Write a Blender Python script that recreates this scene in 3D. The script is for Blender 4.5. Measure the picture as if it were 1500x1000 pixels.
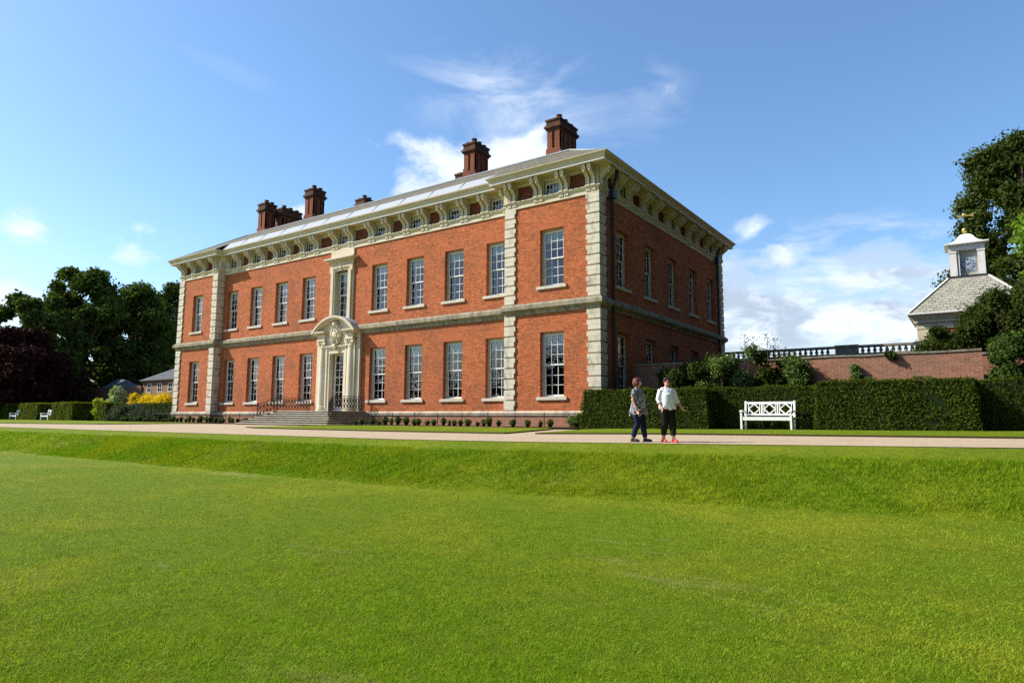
import bpy, bmesh, math, random
import numpy as np
from mathutils import Vector, Matrix
rad = math.radians
SC = bpy.context.scene
for o in list(bpy.data.objects):
    bpy.data.objects.remove(o)
COL = SC.collection

# ------------------------------------------------------------------ camera
cam_d = bpy.data.cameras.new('camera')
cam = bpy.data.objects.new('camera', cam_d)
COL.objects.link(cam)
SC.camera = cam
CAM = Vector((13.5, -26.031, 0.45))
YAW, PITCH, ROLL, FPX = rad(-35.1332), rad(6.7159), rad(0.3139), 957.93
fw = Vector((math.sin(YAW)*math.cos(PITCH), math.cos(YAW)*math.cos(PITCH), math.sin(PITCH)))
ri = Vector((math.cos(YAW), -math.sin(YAW), 0))
up = ri.cross(fw)
ri2 = ri*math.cos(ROLL)+up*math.sin(ROLL)
up2 = -ri*math.sin(ROLL)+up*math.cos(ROLL)
M = Matrix((ri2, up2, -fw)).transposed().to_4x4()
M.translation = CAM
cam.matrix_world = M
cam_d.sensor_width = 36.0
cam_d.lens = FPX/1500*36
cam_d.clip_start = 0.1
cam_d.clip_end = 6000

# ------------------------------------------------------------------ light
SUN_AZ, SUN_EL = rad(180+63), rad(38)          # from the left, a little in front of the facade
sd = Vector((math.sin(SUN_AZ)*math.cos(SUN_EL), math.cos(SUN_AZ)*math.cos(SUN_EL), math.sin(SUN_EL)))
sun_d = bpy.data.lights.new('sun', 'SUN')
sun_d.energy = 5.0
sun_d.angle = rad(0.53)
sun_d.color = (1.0, 0.93, 0.82)
sun = bpy.data.objects.new('sun', sun_d)
COL.objects.link(sun)
sun.location = (-60, -40, 60)
sun.rotation_euler = sd.to_track_quat('Z', 'Y').to_euler()

SC.view_settings.view_transform = 'Standard'
SC.view_settings.look = 'None'
SC.view_settings.gamma = 1
SC.view_settings.use_curve_mapping = False
SC.view_settings.exposure = 0.62
SC.cycles.use_adaptive_sampling = False
SC.cycles.sample_clamp_indirect = 4.0
SC.cycles.use_denoising = False      # keep the grain of grass, leaves and brick

W = bpy.data.worlds.new('World')
SC.world = W
W.use_nodes = True
wn, wl = W.node_tree.nodes, W.node_tree.links
wn.clear()


def wnode(t, **kw):
    n = wn.new(t)
    for k, v in kw.items():
        setattr(n, k, v)
    return n


def wmath(op, a, b=None, c=None, clamp=False):
    n = wnode('ShaderNodeMath', operation=op, use_clamp=clamp)
    for i, v in enumerate((a, b, c)):
        if v is None:
            continue
        if isinstance(v, (int, float)):
            n.inputs[i].default_value = v
        else:
            wl.new(v, n.inputs[i])
    return n.outputs[0]


def build_world():
    out = wnode('ShaderNodeOutputWorld')
    bg = wnode('ShaderNodeBackground')
    sky = wnode('ShaderNodeTexSky', sky_type='NISHITA')
    sky.sun_disc = False
    sky.sun_elevation = SUN_EL
    sky.sun_rotation = SUN_AZ
    sky.altitude = 50
    sky.air_density = 1.0
    sky.dust_density = 0.6
    sky.ozone_density = 2.5
    hs = wnode('ShaderNodeHueSaturation')
    hs.inputs['Saturation'].default_value = 1.20
    wl.new(sky.outputs[0], hs.inputs['Color'])
    tc = wnode('ShaderNodeTexCoord')
    nrm = wnode('ShaderNodeVectorMath', operation='NORMALIZE')
    wl.new(tc.outputs['Generated'], nrm.inputs[0])
    dirv = nrm.outputs[0]

    def noise(scale, detail, rough, stretch=(1, 1, 1), dist=0.0, off=(0, 0, 0)):
        mp = wnode('ShaderNodeMapping')
        mp.inputs['Scale'].default_value = stretch
        mp.inputs['Location'].default_value = off
        wl.new(dirv, mp.inputs['Vector'])
        n = wnode('ShaderNodeTexNoise')
        n.inputs['Scale'].default_value = scale
        n.inputs['Detail'].default_value = detail
        n.inputs['Roughness'].default_value = rough
        n.inputs['Distortion'].default_value = dist
        wl.new(mp.outputs[0], n.inputs['Vector'])
        return n.outputs['Fac']

    def blob(az, el, ra, re, tilt=0.0):
        # smooth elliptical weight around a compass direction on the sky dome
        a, e = rad(az), rad(el)
        d = Vector((math.sin(a)*math.cos(e), math.cos(a)*math.cos(e), math.sin(e)))
        rx = Vector((math.cos(a), -math.sin(a), 0))
        uy = rx.cross(d)
        t = rad(tilt)
        ax = rx*math.cos(t)+uy*math.sin(t)
        ay = -rx*math.sin(t)+uy*math.cos(t)
        acc = None
        for vec, r in ((ax, ra), (ay, re)):
            dp = wnode('ShaderNodeVectorMath', operation='DOT_PRODUCT')
            wl.new(dirv, dp.inputs[0])
            dp.inputs[1].default_value = vec/math.sin(rad(r))
            q = wmath('MULTIPLY', dp.outputs['Value'], dp.outputs['Value'])
            acc = q if acc is None else wmath('ADD', acc, q)
        dp = wnode('ShaderNodeVectorMath', operation='DOT_PRODUCT')
        wl.new(dirv, dp.inputs[0])
        dp.inputs[1].default_value = d
        front = wmath('GREATER_THAN', dp.outputs['Value'], 0.0)
        g = wmath('POWER', 2.718, wmath('MULTIPLY', acc, -1.0))
        return wmath('MULTIPLY', g, front)

    def ramp(x, lo, hi):
        n = wnode('ShaderNodeMapRange', interpolation_type='SMOOTHSTEP')
        wl.new(x, n.inputs[0])
        n.inputs[1].default_value = lo
        n.inputs[2].default_value = hi
        return n.outputs[0]

    def total(lst):
        acc = None
        for b in lst:
            acc = b if acc is None else wmath('ADD', acc, b)
        return acc
    # thin high streaks
    n1 = noise(5.0, 10, 0.62, (1, 1, 3.2), 0.6, (3.1, 0.2, 1.0))
    m1 = total([blob(-35.0, 26.8, 7.5, 3.6, -10), wmath('MULTIPLY', blob(-22, 27, 3.0, 3.0), 0.35),
                wmath('MULTIPLY', blob(-60, 27, 7, 1.2, -15), 0.14)])
    c1 = wmath('MULTIPLY', wmath('MULTIPLY', ramp(n1, 0.30, 0.76), m1), 0.85)
    # puffy cloud behind the chimneys and small ones elsewhere
    n2 = noise(11.0, 12, 0.60, (1, 1, 1.4), 0.35, (0.4, 5.0, 2.0))
    m2 = total([blob(-38, 21.5, 4.3, 3.3), blob(-34.6, 22.5, 3.0, 3.0), blob(-42.5, 19.0, 3.2, 2.8), wmath('MULTIPLY', blob(-45.5, 23.2, 2.5, 0.8), 0.75),
                wmath('MULTIPLY', blob(-52.5, 16.0, 2.6, 1.6), 0.95), wmath('MULTIPLY', blob(-72.6, 13.2, 1.7, 1.2), 1.1),
                wmath('MULTIPLY', blob(-74.0, 7.6, 3.0, 2.0), 1.3), wmath('MULTIPLY', blob(-65.5, 12.0, 1.8, 0.9), 0.8),
                wmath('MULTIPLY', blob(-66, 14.0, 2.5, 1.0), 0.42),
                wmath('MULTIPLY', blob(-15.0, 15.6, 2.2, 0.9, 15), 0.95), wmath('MULTIPLY', blob(-13.0, 13.2, 3.2, 1.1, 8), 0.8),
                wmath('MULTIPLY', blob(-16.5, 11.3, 3.0, 1.0), 0.7), wmath('MULTIPLY', blob(-21, 26.8, 1.3, 0.9, 60), 0.55)])
    c2 = ramp(wmath('ADD', wmath('MULTIPLY', m2, 0.62), wmath('MULTIPLY', wmath('SUBTRACT', n2, 0.5), 2.5)), 0.15, 1.0)
    # bank of cumulus low on the right, bright haze under it
    n3 = noise(7.0, 12, 0.58, (1, 1, 3.0), 0.4, (1.7, 0.6, 4.0))
    m3 = total([blob(-12, 6.6, 13, 5.0), wmath('MULTIPLY', blob(-8, 12.5, 12, 4.0), 0.34), wmath('MULTIPLY', blob(12, 6.0, 12, 4.0), 0.8)])
    c3 = ramp(wmath('ADD', wmath('MULTIPLY', m3, 0.85), wmath('MULTIPLY', wmath('SUBTRACT', n3, 0.5), 2.3)), 0.12, 0.85)
    n4 = noise(9.5, 10, 0.60, (1, 1, 2.4), 0.4, (7.7, 2.6, 1.0))
    # a general veil low over the horizon
    sep = wnode('ShaderNodeSeparateXYZ')
    wl.new(dirv, sep.inputs[0])
    lowv = wmath('MULTIPLY', wmath('SUBTRACT', 1.0, ramp(sep.outputs[2], -0.02, 0.20), clamp=True), 0.34)
    c2 = wmath('MULTIPLY', c2, ramp(m2, 0.06, 0.45))
    c3 = wmath('MULTIPLY', c3, ramp(m3, 0.06, 0.40))
    cov = wmath('ADD', wmath('ADD', c1, c2, clamp=True), c3, clamp=True)
    cov = wmath('MULTIPLY', cov, 0.93)
    cov = wmath('MAXIMUM', cov, wmath('MAXIMUM', lowv, 0.05))
    shade = wmath('MULTIPLY', ramp(n4, 0.38, 0.57), wmath('MULTIPLY', c3, ramp(sep.outputs[2], 0.05, 0.11)))
    shade = wmath('MULTIPLY', shade, 0.85)
    ccol = wnode('ShaderNodeMix', data_type='RGBA')
    wl.new(shade, ccol.inputs[0])
    ccol.inputs[6].default_value = (4.9, 5.3, 5.8, 1)
    ccol.inputs[7].default_value = (2.2, 2.7, 3.4, 1)
    mix = wnode('ShaderNodeMix', data_type='RGBA')
    wl.new(cov, mix.inputs[0])
    wl.new(hs.outputs[0], mix.inputs[6])
    wl.new(ccol.outputs[2], mix.inputs[7])
    wl.new(mix.outputs[2], bg.inputs['Color'])
    bg.inputs['Strength'].default_value = 0.14
    wl.new(bg.outputs[0], out.inputs[0])


build_world()

# ------------------------------------------------------------------ materials
MATS = {}


class NT:
    """small helper around one material's node tree"""
    def __init__(self, name):
        self.m = bpy.data.materials.new(name)
        self.m.use_nodes = True
        self.t = self.m.node_tree
        self.n, self.l = self.t.nodes, self.t.links
        self.n.clear()
        self.out = self.n.new('ShaderNodeOutputMaterial')
        MATS[name] = self.m

    def node(self, t, **kw):
        n = self.n.new(t)
        for k, v in kw.items():
            setattr(n, k, v)
        return n

    def put(self, sock, v):
        if isinstance(v, (int, float)):
            sock.default_value = v
        elif isinstance(v, tuple):
            sock.default_value = v if len(v) == len(sock.default_value) else (*v, 1)
        else:
            self.l.new(v, sock)

    def math(self, op, a, b=None, clamp=False):
        n = self.node('ShaderNodeMath', operation=op, use_clamp=clamp)
        self.put(n.inputs[0], a)
        if b is not None:
            self.put(n.inputs[1], b)
        return n.outputs[0]

    def mix(self, f, a, b, mode='MIX'):
        n = self.node('ShaderNodeMix', data_type='RGBA', blend_type=mode)
        self.put(n.inputs[0], f)
        self.put(n.inputs[6], a)
        self.put(n.inputs[7], b)
        return n.outputs[2]

    def coord(self, kind='Object', scale=(1, 1, 1)):
        tc = self.node('ShaderNodeTexCoord')
        if scale == (1, 1, 1):
            return tc.outputs[kind]
        mp = self.node('ShaderNodeMapping')
        mp.inputs['Scale'].default_value = scale
        self.l.new(tc.outputs[kind], mp.inputs[0])
        return mp.outputs[0]

    def noise(self, scale, detail=5, rough=0.55, vec=None, dist=0.0):
        n = self.node('ShaderNodeTexNoise')
        n.inputs['Scale'].default_value = scale
        n.inputs['Detail'].default_value = detail
        n.inputs['Roughness'].default_value = rough
        n.inputs['Distortion'].default_value = dist
        if vec is not None:
            self.l.new(vec, n.inputs['Vector'])
        return n.outputs['Fac']

    def ramp(self, x, lo, hi, a=0.0, b=1.0):
        n = self.node('ShaderNodeMapRange')
        self.put(n.inputs[0], x)
        for i, v in enumerate((lo, hi, a, b)):
            n.inputs[i+1].default_value = v
        return n.outputs[0]

    def bump(self, h, dist=0.02, strength=0.6):
        b = self.node('ShaderNodeBump')
        b.inputs['Distance'].default_value = dist
        b.inputs['Strength'].default_value = strength
        self.l.new(h, b.inputs['Height'])
        return b.outputs[0]

    def principled(self, col, rough=0.8, normal=None, spec=0.3, metal=0.0):
        p = self.node('ShaderNodeBsdfPrincipled')
        self.put(p.inputs['Base Color'], col)
        self.put(p.inputs['Roughness'], rough)
        self.put(p.inputs['Specular IOR Level'], spec)
        self.put(p.inputs['Metallic'], metal)
        if normal is not None:
            self.l.new(normal, p.inputs['Normal'])
        self.l.new(p.outputs[0], self.out.inputs[0])
        return p

    def wallvec(self):
        """(x+y, z): brick courses run right on faces along X and along Y alike"""
        g = self.node('ShaderNodeNewGeometry')
        s = self.node('ShaderNodeSeparateXYZ')
        self.l.new(g.outputs['Position'], s.inputs[0])
        c = self.node('ShaderNodeCombineXYZ')
        self.l.new(self.math('ADD', s.outputs[0], s.outputs[1]), c.inputs[0])
        self.l.new(s.outputs[2], c.inputs[1])
        return c.outputs[0], g.outputs['Position'], s


def brick_mat(name, c1, c2, mortar, stain, stain_lo=0.52, stain_hi=0.75, stain_amt=0.6, flecks=0.5, scl=1.0):
    t = NT(name)
    v, pos, s = t.wallvec()
    b = t.node('ShaderNodeTexBrick')
    b.offset = 0.5
    t.l.new(v, b.inputs['Vector'])
    b.inputs['Scale'].default_value = 1.0
    b.inputs['Brick Width'].default_value = 0.23*scl
    b.inputs['Row Height'].default_value = 0.072*scl
    b.inputs['Mortar Size'].default_value = 0.009*scl
    b.inputs['Mortar Smooth'].default_value = 0.3
    b.inputs['Bias'].default_value = -0.1
    b.inputs['Color1'].default_value = (*c1, 1)
    b.inputs['Color2'].default_value = (*c2, 1)
    b.inputs['Mortar'].default_value = (*mortar, 1)
    big = t.noise(0.55, 6, 0.65, pos)
    mid = t.noise(3.5, 6, 0.7, pos)
    fine = t.noise(6.0, 6, 0.85, v)
    fl = t.ramp(fine, 0.53, 0.66, 0.0, flecks)
    col = t.mix(fl, b.outputs['Color'], tuple(min(1, x*1.45+0.11) for x in c1))
    dk = t.ramp(t.noise(4.6, 6, 0.85, v), 0.53, 0.66, 0.0, 0.66)
    col = t.mix(dk, col, tuple(x*0.42 for x in c2))
    st = t.math('MULTIPLY', t.ramp(big, stain_lo, stain_hi), stain_amt)
    st = t.math('MULTIPLY', st, t.ramp(mid, 0.3, 0.65))
    col = t.mix(st, col, stain)
    h = t.math('ADD', t.math('MULTIPLY', b.outputs['Fac'], -1.0), t.math('MULTIPLY', fine, 0.6))
    t.principled(col, 0.9, t.bump(h, 0.012, 0.7), 0.15)


brick_mat('brick', (0.515, 0.122, 0.034), (0.25, 0.048, 0.015), (0.42, 0.20, 0.10), (0.19, 0.085, 0.045), 0.47, 0.68, 0.85, 0.75)
brick_mat('brick_lintel', (0.48, 0.125, 0.05), (0.43, 0.10, 0.04), (0.42, 0.17, 0.08), (0.30, 0.10, 0.05), 0.5, 0.8, 0.4, 0.15)
brick_mat('brick_plinth', (0.36, 0.12, 0.065), (0.26, 0.085, 0.05), (0.42, 0.30, 0.21), (0.22, 0.16, 0.11), 0.42, 0.62, 0.7)
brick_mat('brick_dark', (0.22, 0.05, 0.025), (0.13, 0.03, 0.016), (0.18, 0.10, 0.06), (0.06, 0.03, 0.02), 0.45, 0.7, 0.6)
brick_mat('brick_chimney', (0.25, 0.066, 0.032), (0.15, 0.040, 0.022), (0.24, 0.12, 0.07), (0.05, 0.03, 0.02), 0.46, 0.68, 0.7)
brick_mat('brick_garden', (0.36, 0.135, 0.075), (0.24, 0.085, 0.05), (0.34, 0.25, 0.18), (0.20, 0.14, 0.10), 0.40, 0.60, 0.8, 0.6, 1.15)


def stone_mat(name, c, stain=(0.14, 0.13, 0.11), amt=0.75, lo=0.55, hi=0.75, warm=None, streak=2.5):
    t = NT(name)
    g = t.node('ShaderNodeNewGeometry')
    pos = g.outputs['Position']
    mp = t.node('ShaderNodeMapping')
    mp.inputs['Scale'].default_value = (1, 1, 0.45)
    t.l.new(pos, mp.inputs[0])
    a = t.noise(streak, 8, 0.68, mp.outputs[0], 0.4)
    bb = t.noise(0.9, 5, 0.6, pos)
    f = t.noise(28, 5, 0.7, pos)
    col = t.mix(t.ramp(bb, 0.35, 0.65), c, warm or tuple(x*y for x, y in zip(c, (0.93, 0.86, 0.72))))
    st = t.math('MULTIPLY', t.ramp(a, lo, hi), amt)
    col = t.mix(st, col, stain)
    col = t.mix(t.ramp(f, 0.45, 0.75, 0, 0.28), col, tuple(x*0.55 for x in c))
    t.principled(col, 0.88, t.bump(f, 0.012, 0.6), 0.2)


stone_mat('quoin_stone', (0.64, 0.585, 0.475), amt=0.75, lo=0.50, hi=0.70, warm=(0.60, 0.54, 0.42))
stone_mat('string_stone', (0.36, 0.33, 0.25), (0.13, 0.12, 0.09), 0.85, 0.40, 0.62, streak=4)
stone_mat('plinth_stone', (0.55, 0.48, 0.38), (0.20, 0.18, 0.15), 0.8, 0.45, 0.66, streak=1.6)
stone_mat('door_stone', (0.64, 0.58, 0.455), (0.25, 0.23, 0.18), 0.55, 0.56, 0.8)
stone_mat('sill_stone', (0.60, 0.57, 0.50), (0.22, 0.2, 0.18), 0.5, 0.5, 0.8, streak=5)
stone_mat('attic_stone', (0.62, 0.57, 0.455), (0.20, 0.18, 0.14), 0.5, 0.54, 0.78)
stone_mat('cornice_paint', (0.58, 0.525, 0.40), (0.36, 0.32, 0.24), 0.35, 0.55, 0.8)
stone_mat('soffit_bounce_paint', (0.60, 0.51, 0.32), (0.45, 0.36, 0.20), 0.35, 0.5, 0.8)  # cornice cream with the yellow of bounced light put into the colour
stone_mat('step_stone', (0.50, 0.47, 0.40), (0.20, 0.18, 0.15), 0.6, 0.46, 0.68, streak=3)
stone_mat('riser_shade_stone', (0.13, 0.12, 0.10), (0.05, 0.045, 0.04), 0.8, 0.42, 0.64, streak=4)  # shadow of the risers put into the colour, against the pale treads
stone_mat('coping_stone', (0.30, 0.28, 0.22), (0.09, 0.09, 0.07), 0.8, 0.42, 0.62, streak=5)
stone_mat('cupola_lead', (0.76, 0.75, 0.73), (0.44, 0.41, 0.39), 0.6, 0.52, 0.74, warm=(0.70, 0.68, 0.65), streak=6)
stone_mat('roof_lead', (0.38, 0.40, 0.43), (0.36, 0.38, 0.40), 0.5, 0.48, 0.75, warm=(0.38, 0.40, 0.43), streak=4)
stone_mat('cap_soot', (0.13, 0.055, 0.032), (0.03, 0.022, 0.018), 0.9, 0.4, 0.62, streak=5)


def slate_mat(name, c1, c2, stain):
    t = NT(name)
    g = t.node('ShaderNodeNewGeometry')
    s = t.node('ShaderNodeSeparateXYZ')
    t.l.new(g.outputs['Position'], s.inputs[0])
    c = t.node('ShaderNodeCombineXYZ')
    t.l.new(t.math('ADD', s.outputs[0], t.math('MULTIPLY', s.outputs[1], 0.15)), c.inputs[0])
    t.l.new(s.outputs[2], c.inputs[1])
    b = t.node('ShaderNodeTexBrick')
    t.l.new(c.outputs[0], b.inputs['Vector'])
    b.inputs['Scale'].default_value = 1
    b.inputs['Brick Width'].default_value = 0.38
    b.inputs['Row Height'].default_value = 0.19
    b.inputs['Mortar Size'].default_value = 0.012
    b.inputs['Color1'].default_value = (*c1, 1)
    b.inputs['Color2'].default_value = (*c2, 1)
    b.inputs['Mortar'].default_value = (0.04, 0.038, 0.03, 1)
    n = t.noise(2.2, 7, 0.7, g.outputs['Position'])
    col = t.mix(t.ramp(n, 0.45, 0.7, 0, 0.7), b.outputs['Color'], stain)
    f = t.noise(20, 4, 0.7, g.outputs['Position'])
    h = t.math('ADD', t.math('MULTIPLY', b.outputs['Fac'], -1.0), f)
    t.principled(col, 0.85, t.bump(h, 0.03, 0.8), 0.25)


slate_mat('stone_slate', (0.17, 0.155, 0.105), (0.10, 0.092, 0.065), (0.22, 0.20, 0.15))
slate_mat('blue_slate', (0.10, 0.105, 0.13), (0.07, 0.075, 0.095), (0.13, 0.13, 0.14))
slate_mat('pavilion_slate', (0.36, 0.35, 0.28), (0.25, 0.245, 0.20), (0.42, 0.40, 0.33))


def plain(name, c, rough=0.5, spec=0.4, metal=0.0, var=0.15, scale=14, bump=0.0):
    t = NT(name)
    n = t.noise(scale, 5, 0.65, t.coord('Object'))
    col = t.mix(t.ramp(n, 0.3, 0.7, 0, var), c, tuple(x*0.45 for x in c))
    t.principled(col, rough, t.bump(n, 0.01, bump) if bump else None, spec, metal)


plain('frame_paint', (0.50, 0.465, 0.39), 0.55, 0.3, var=0.25)
plain('sash_paint', (0.80, 0.80, 0.77), 0.45, 0.4, var=0.12)
plain('bench_paint', (0.83, 0.83, 0.79), 0.45, 0.4, var=0.10)
plain('iron', (0.018, 0.018, 0.02), 0.45, 0.5)
plain('iron_railing', (0.035, 0.022, 0.022), 0.5, 0.5)
plain('pipe_iron', (0.014, 0.015, 0.02), 0.4, 0.5)
plain('blind_cloth', (0.66, 0.66, 0.64), 0.9, 0.1, var=0.1)
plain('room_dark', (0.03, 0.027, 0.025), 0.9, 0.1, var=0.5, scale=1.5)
plain('gold', (0.72, 0.47, 0.12), 0.38, 0.5, 1.0, var=0.1)
plain('clock_face', (0.30, 0.37, 0.43), 0.6, 0.3, var=0.3)
plain('clock_ink', (0.03, 0.045, 0.07), 0.5, 0.3)
plain('louvre_stone', (0.42, 0.39, 0.33), 0.8, 0.2, var=0.3)
plain('bark', (0.10, 0.075, 0.05), 0.95, 0.1, var=0.5, scale=4, bump=0.8)
plain('soil', (0.07, 0.045, 0.028), 0.95, 0.1, var=0.6, scale=9, bump=0.7)
plain('skin', (0.56, 0.30, 0.21), 0.5, 0.35, var=0.12)
plain('hair_red', (0.135, 0.028, 0.014), 0.55, 0.4, var=0.5, scale=60, bump=0.4)
plain('hair_dark', (0.04, 0.014, 0.012), 0.5, 0.4, var=0.5, scale=60, bump=0.4)
plain('white_cloth', (0.86, 0.85, 0.87), 0.85, 0.15, var=0.15, scale=9, bump=0.6)
plain('black_cloth', (0.012, 0.012, 0.011), 0.85, 0.2, var=0.3)
plain('denim', (0.008, 0.018, 0.05), 0.85, 0.2, var=0.45, scale=12)
plain('red_shoe', (0.55, 0.02, 0.035), 0.4, 0.4)
plain('black_shoe', (0.012, 0.012, 0.014), 0.5, 0.4)
plain('lens_dark', (0.008, 0.008, 0.01), 0.1, 0.6)
plain('silver', (0.7, 0.7, 0.7), 0.3, 0.5, 0.9)
plain('lips', (0.40, 0.09, 0.08), 0.5, 0.3)


def tunic_mat():
    t = NT('tunic_print')
    v = t.node('ShaderNodeTexVoronoi', feature='F1')
    t.l.new(t.coord('Object'), v.inputs['Vector'])
    v.inputs['Scale'].default_value = 40
    n = t.noise(30, 3, 0.6, t.coord('Object'))
    m = t.math('GREATER_THAN', t.math('ADD', v.outputs['Distance'], t.math('MULTIPLY', n, 0.5)), 0.90)
    g = t.noise(6, 4, 0.6, t.coord('Object'))
    base = t.mix(t.ramp(g, 0.35, 0.65), (0.035, 0.035, 0.045), (0.10, 0.10, 0.12))
    t.principled(t.mix(m, base, (0.62, 0.62, 0.64)), 0.85, t.bump(g, 0.02, 0.5), 0.15)


tunic_mat()


def glass_mat():
    t = NT('window_glass')
    tr = t.node('ShaderNodeBsdfTransparent')
    tr.inputs[0].default_value = (0.86, 0.90, 0.90, 1)
    gl = t.node('ShaderNodeBsdfGlossy')
    gl.inputs['Roughness'].default_value = 0.02
    n = t.noise(2.1, 3, 0.55, t.node('ShaderNodeNewGeometry').outputs['Position'])
    t.l.new(t.bump(n, 0.06, 0.22), gl.inputs['Normal'])
    fr = t.node('ShaderNodeFresnel')
    fr.inputs[0].default_value = 1.72
    mx = t.node('ShaderNodeMixShader')
    t.l.new(t.math('MULTIPLY', fr.outputs[0], 1.35, clamp=True), mx.inputs[0])
    t.l.new(tr.outputs[0], mx.inputs[1])
    t.l.new(gl.outputs[0], mx.inputs[2])
    t.l.new(mx.outputs[0], t.out.inputs[0])


glass_mat()


def leaf_mat(name, dark, light, trans=0.35, spec=0.06, rough=0.7):
    t = NT(name)
    g = t.node('ShaderNodeNewGeometry')
    n = t.noise(0.9, 4, 0.6, g.outputs['Position'])
    f = t.math('ADD', t.math('MULTIPLY', g.outputs['Random Per Island'], 0.6), t.math('MULTIPLY', t.ramp(n, 0.3, 0.7), 0.4))
    col = t.mix(f, dark, light)
    p = t.node('ShaderNodeBsdfPrincipled')
    t.put(p.inputs['Base Color'], col)
    p.inputs['Roughness'].default_value = rough
    p.inputs['Specular IOR Level'].default_value = spec
    tl = t.node('ShaderNodeBsdfTranslucent')
    t.put(tl.inputs['Color'], t.mix(1.0, col, (1.25, 1.45, 0.5), 'MULTIPLY'))
    mx = t.node('ShaderNodeMixShader')
    mx.inputs[0].default_value = trans
    t.l.new(p.outputs[0], mx.inputs[1])
    t.l.new(tl.outputs[0], mx.inputs[2])
    t.l.new(mx.outputs[0], t.out.inputs[0])


leaf_mat('leaf_oak', (0.012, 0.026, 0.005), (0.115, 0.155, 0.030), 0.3)
leaf_mat('leaf_beech', (0.014, 0.026, 0.006), (0.092, 0.118, 0.026), 0.28)
leaf_mat('leaf_copper', (0.008, 0.003, 0.004), (0.062, 0.017, 0.016), 0.15)
leaf_mat('leaf_yew', (0.010, 0.020, 0.004), (0.080, 0.105, 0.018), 0.2)
leaf_mat('leaf_hedge', (0.026, 0.040, 0.004), (0.092, 0.118, 0.010), 0.22)
leaf_mat('leaf_hedge_backlit', (0.050, 0.066, 0.004), (0.165, 0.185, 0.012), 0.35)  # same hedge leaf, brightened: sunlight through the foliage put into the colour
leaf_mat('leaf_bright', (0.085, 0.15, 0.02), (0.19, 0.29, 0.04), 0.4)
leaf_mat('leaf_shrub', (0.045, 0.085, 0.020), (0.17, 0.23, 0.06), 0.3, 0.12)
leaf_mat('leaf_laurel', (0.022, 0.048, 0.010), (0.100, 0.150, 0.030), 0.25)
leaf_mat('leaf_grey', (0.035, 0.052, 0.033), (0.10, 0.125, 0.085), 0.15)
leaf_mat('leaf_yellow', (0.55, 0.36, 0.01), (0.85, 0.62, 0.03), 0.25)
leaf_mat('leaf_lime', (0.20, 0.25, 0.02), (0.42, 0.44, 0.05), 0.3)
leaf_mat('leaf_cream', (0.12, 0.20, 0.06), (0.55, 0.60, 0.36), 0.25)
leaf_mat('leaf_box', (0.045, 0.070, 0.018), (0.15, 0.19, 0.055), 0.2)
plain('hedge_core', (0.016, 0.028, 0.007), 0.95, 0.05, var=0.7, scale=12, bump=0.8)
plain('crown_core', (0.010, 0.016, 0.006), 1.0, 0.0, var=0.5, scale=3)


def grass_colour(t, pos, fleck, lo, hi):
    """mown turf: fine flecks, clumps of darker growth, yellow and dry patches"""
    mid = t.noise(5.5, 7, 0.70, pos)
    big = t.noise(0.38, 6, 0.64, pos, 0.4)
    mp = t.node('ShaderNodeMapping')
    mp.inputs['Scale'].default_value = (0.40, 1.0, 1)
    mp.inputs['Rotation'].default_value = (0, 0, 0.5)
    t.l.new(pos, mp.inputs[0])
    dry = t.noise(0.75, 10, 0.72, mp.outputs[0], 0.5)
    col = t.mix(fleck, lo, hi)
    col = t.mix(t.ramp(mid, 0.38, 0.68, 0, 0.45), col, tuple(x*0.55 for x in lo))
    col = t.mix(t.ramp(big, 0.42, 0.60, 0, 0.28), col, (lo[0]*0.95, hi[1]*0.62, lo[2]))
    col = t.mix(t.ramp(big, 0.52, 0.34, 0, 0.30), col, (hi[0]*1.05, hi[1]*0.95, hi[2]))
    return t.mix(t.ramp(dry, 0.59, 0.72, 0, 0.55), col, (0.38, 0.36, 0.15)), mid


def grass_mat():
    t = NT('lawn_grass')
    g = t.node('ShaderNodeNewGeometry')
    pos = g.outputs['Position']
    fine = t.noise(70, 8, 0.78, pos)
    col, mid = grass_colour(t, pos, t.ramp(fine, 0.32, 0.68), (0.112, 0.165, 0.005), (0.270, 0.335, 0.014))
    h = t.math('ADD', fine, t.math('MULTIPLY', mid, 2.0))
    t.principled(col, 0.9, t.bump(h, 0.05, 0.9), 0.1)
    for name, lo, hi in (('grass_blade', (0.092, 0.142, 0.004), (0.53, 0.60, 0.050)), ('bank_blade', (0.085, 0.145, 0.004), (0.40, 0.49, 0.022))):
        t = NT(name)
        g = t.node('ShaderNodeNewGeometry')
        col, mid = grass_colour(t, g.outputs['Position'], g.outputs['Random Per Island'], lo, hi)
        p = t.node('ShaderNodeBsdfPrincipled')
        t.put(p.inputs['Base Color'], col)
        p.inputs['Roughness'].default_value = 0.7
        p.inputs['Specular IOR Level'].default_value = 0.08
        tl = t.node('ShaderNodeBsdfTranslucent')
        t.put(tl.inputs['Color'], t.mix(1.0, col, (1.2, 1.3, 0.5), 'MULTIPLY'))
        mx = t.node('ShaderNodeMixShader')
        mx.inputs[0].default_value = 0.35
        t.l.new(p.outputs[0], mx.inputs[1])
        t.l.new(tl.outputs[0], mx.inputs[2])
        t.l.new(mx.outputs[0], t.out.inputs[0])


grass_mat()


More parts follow.
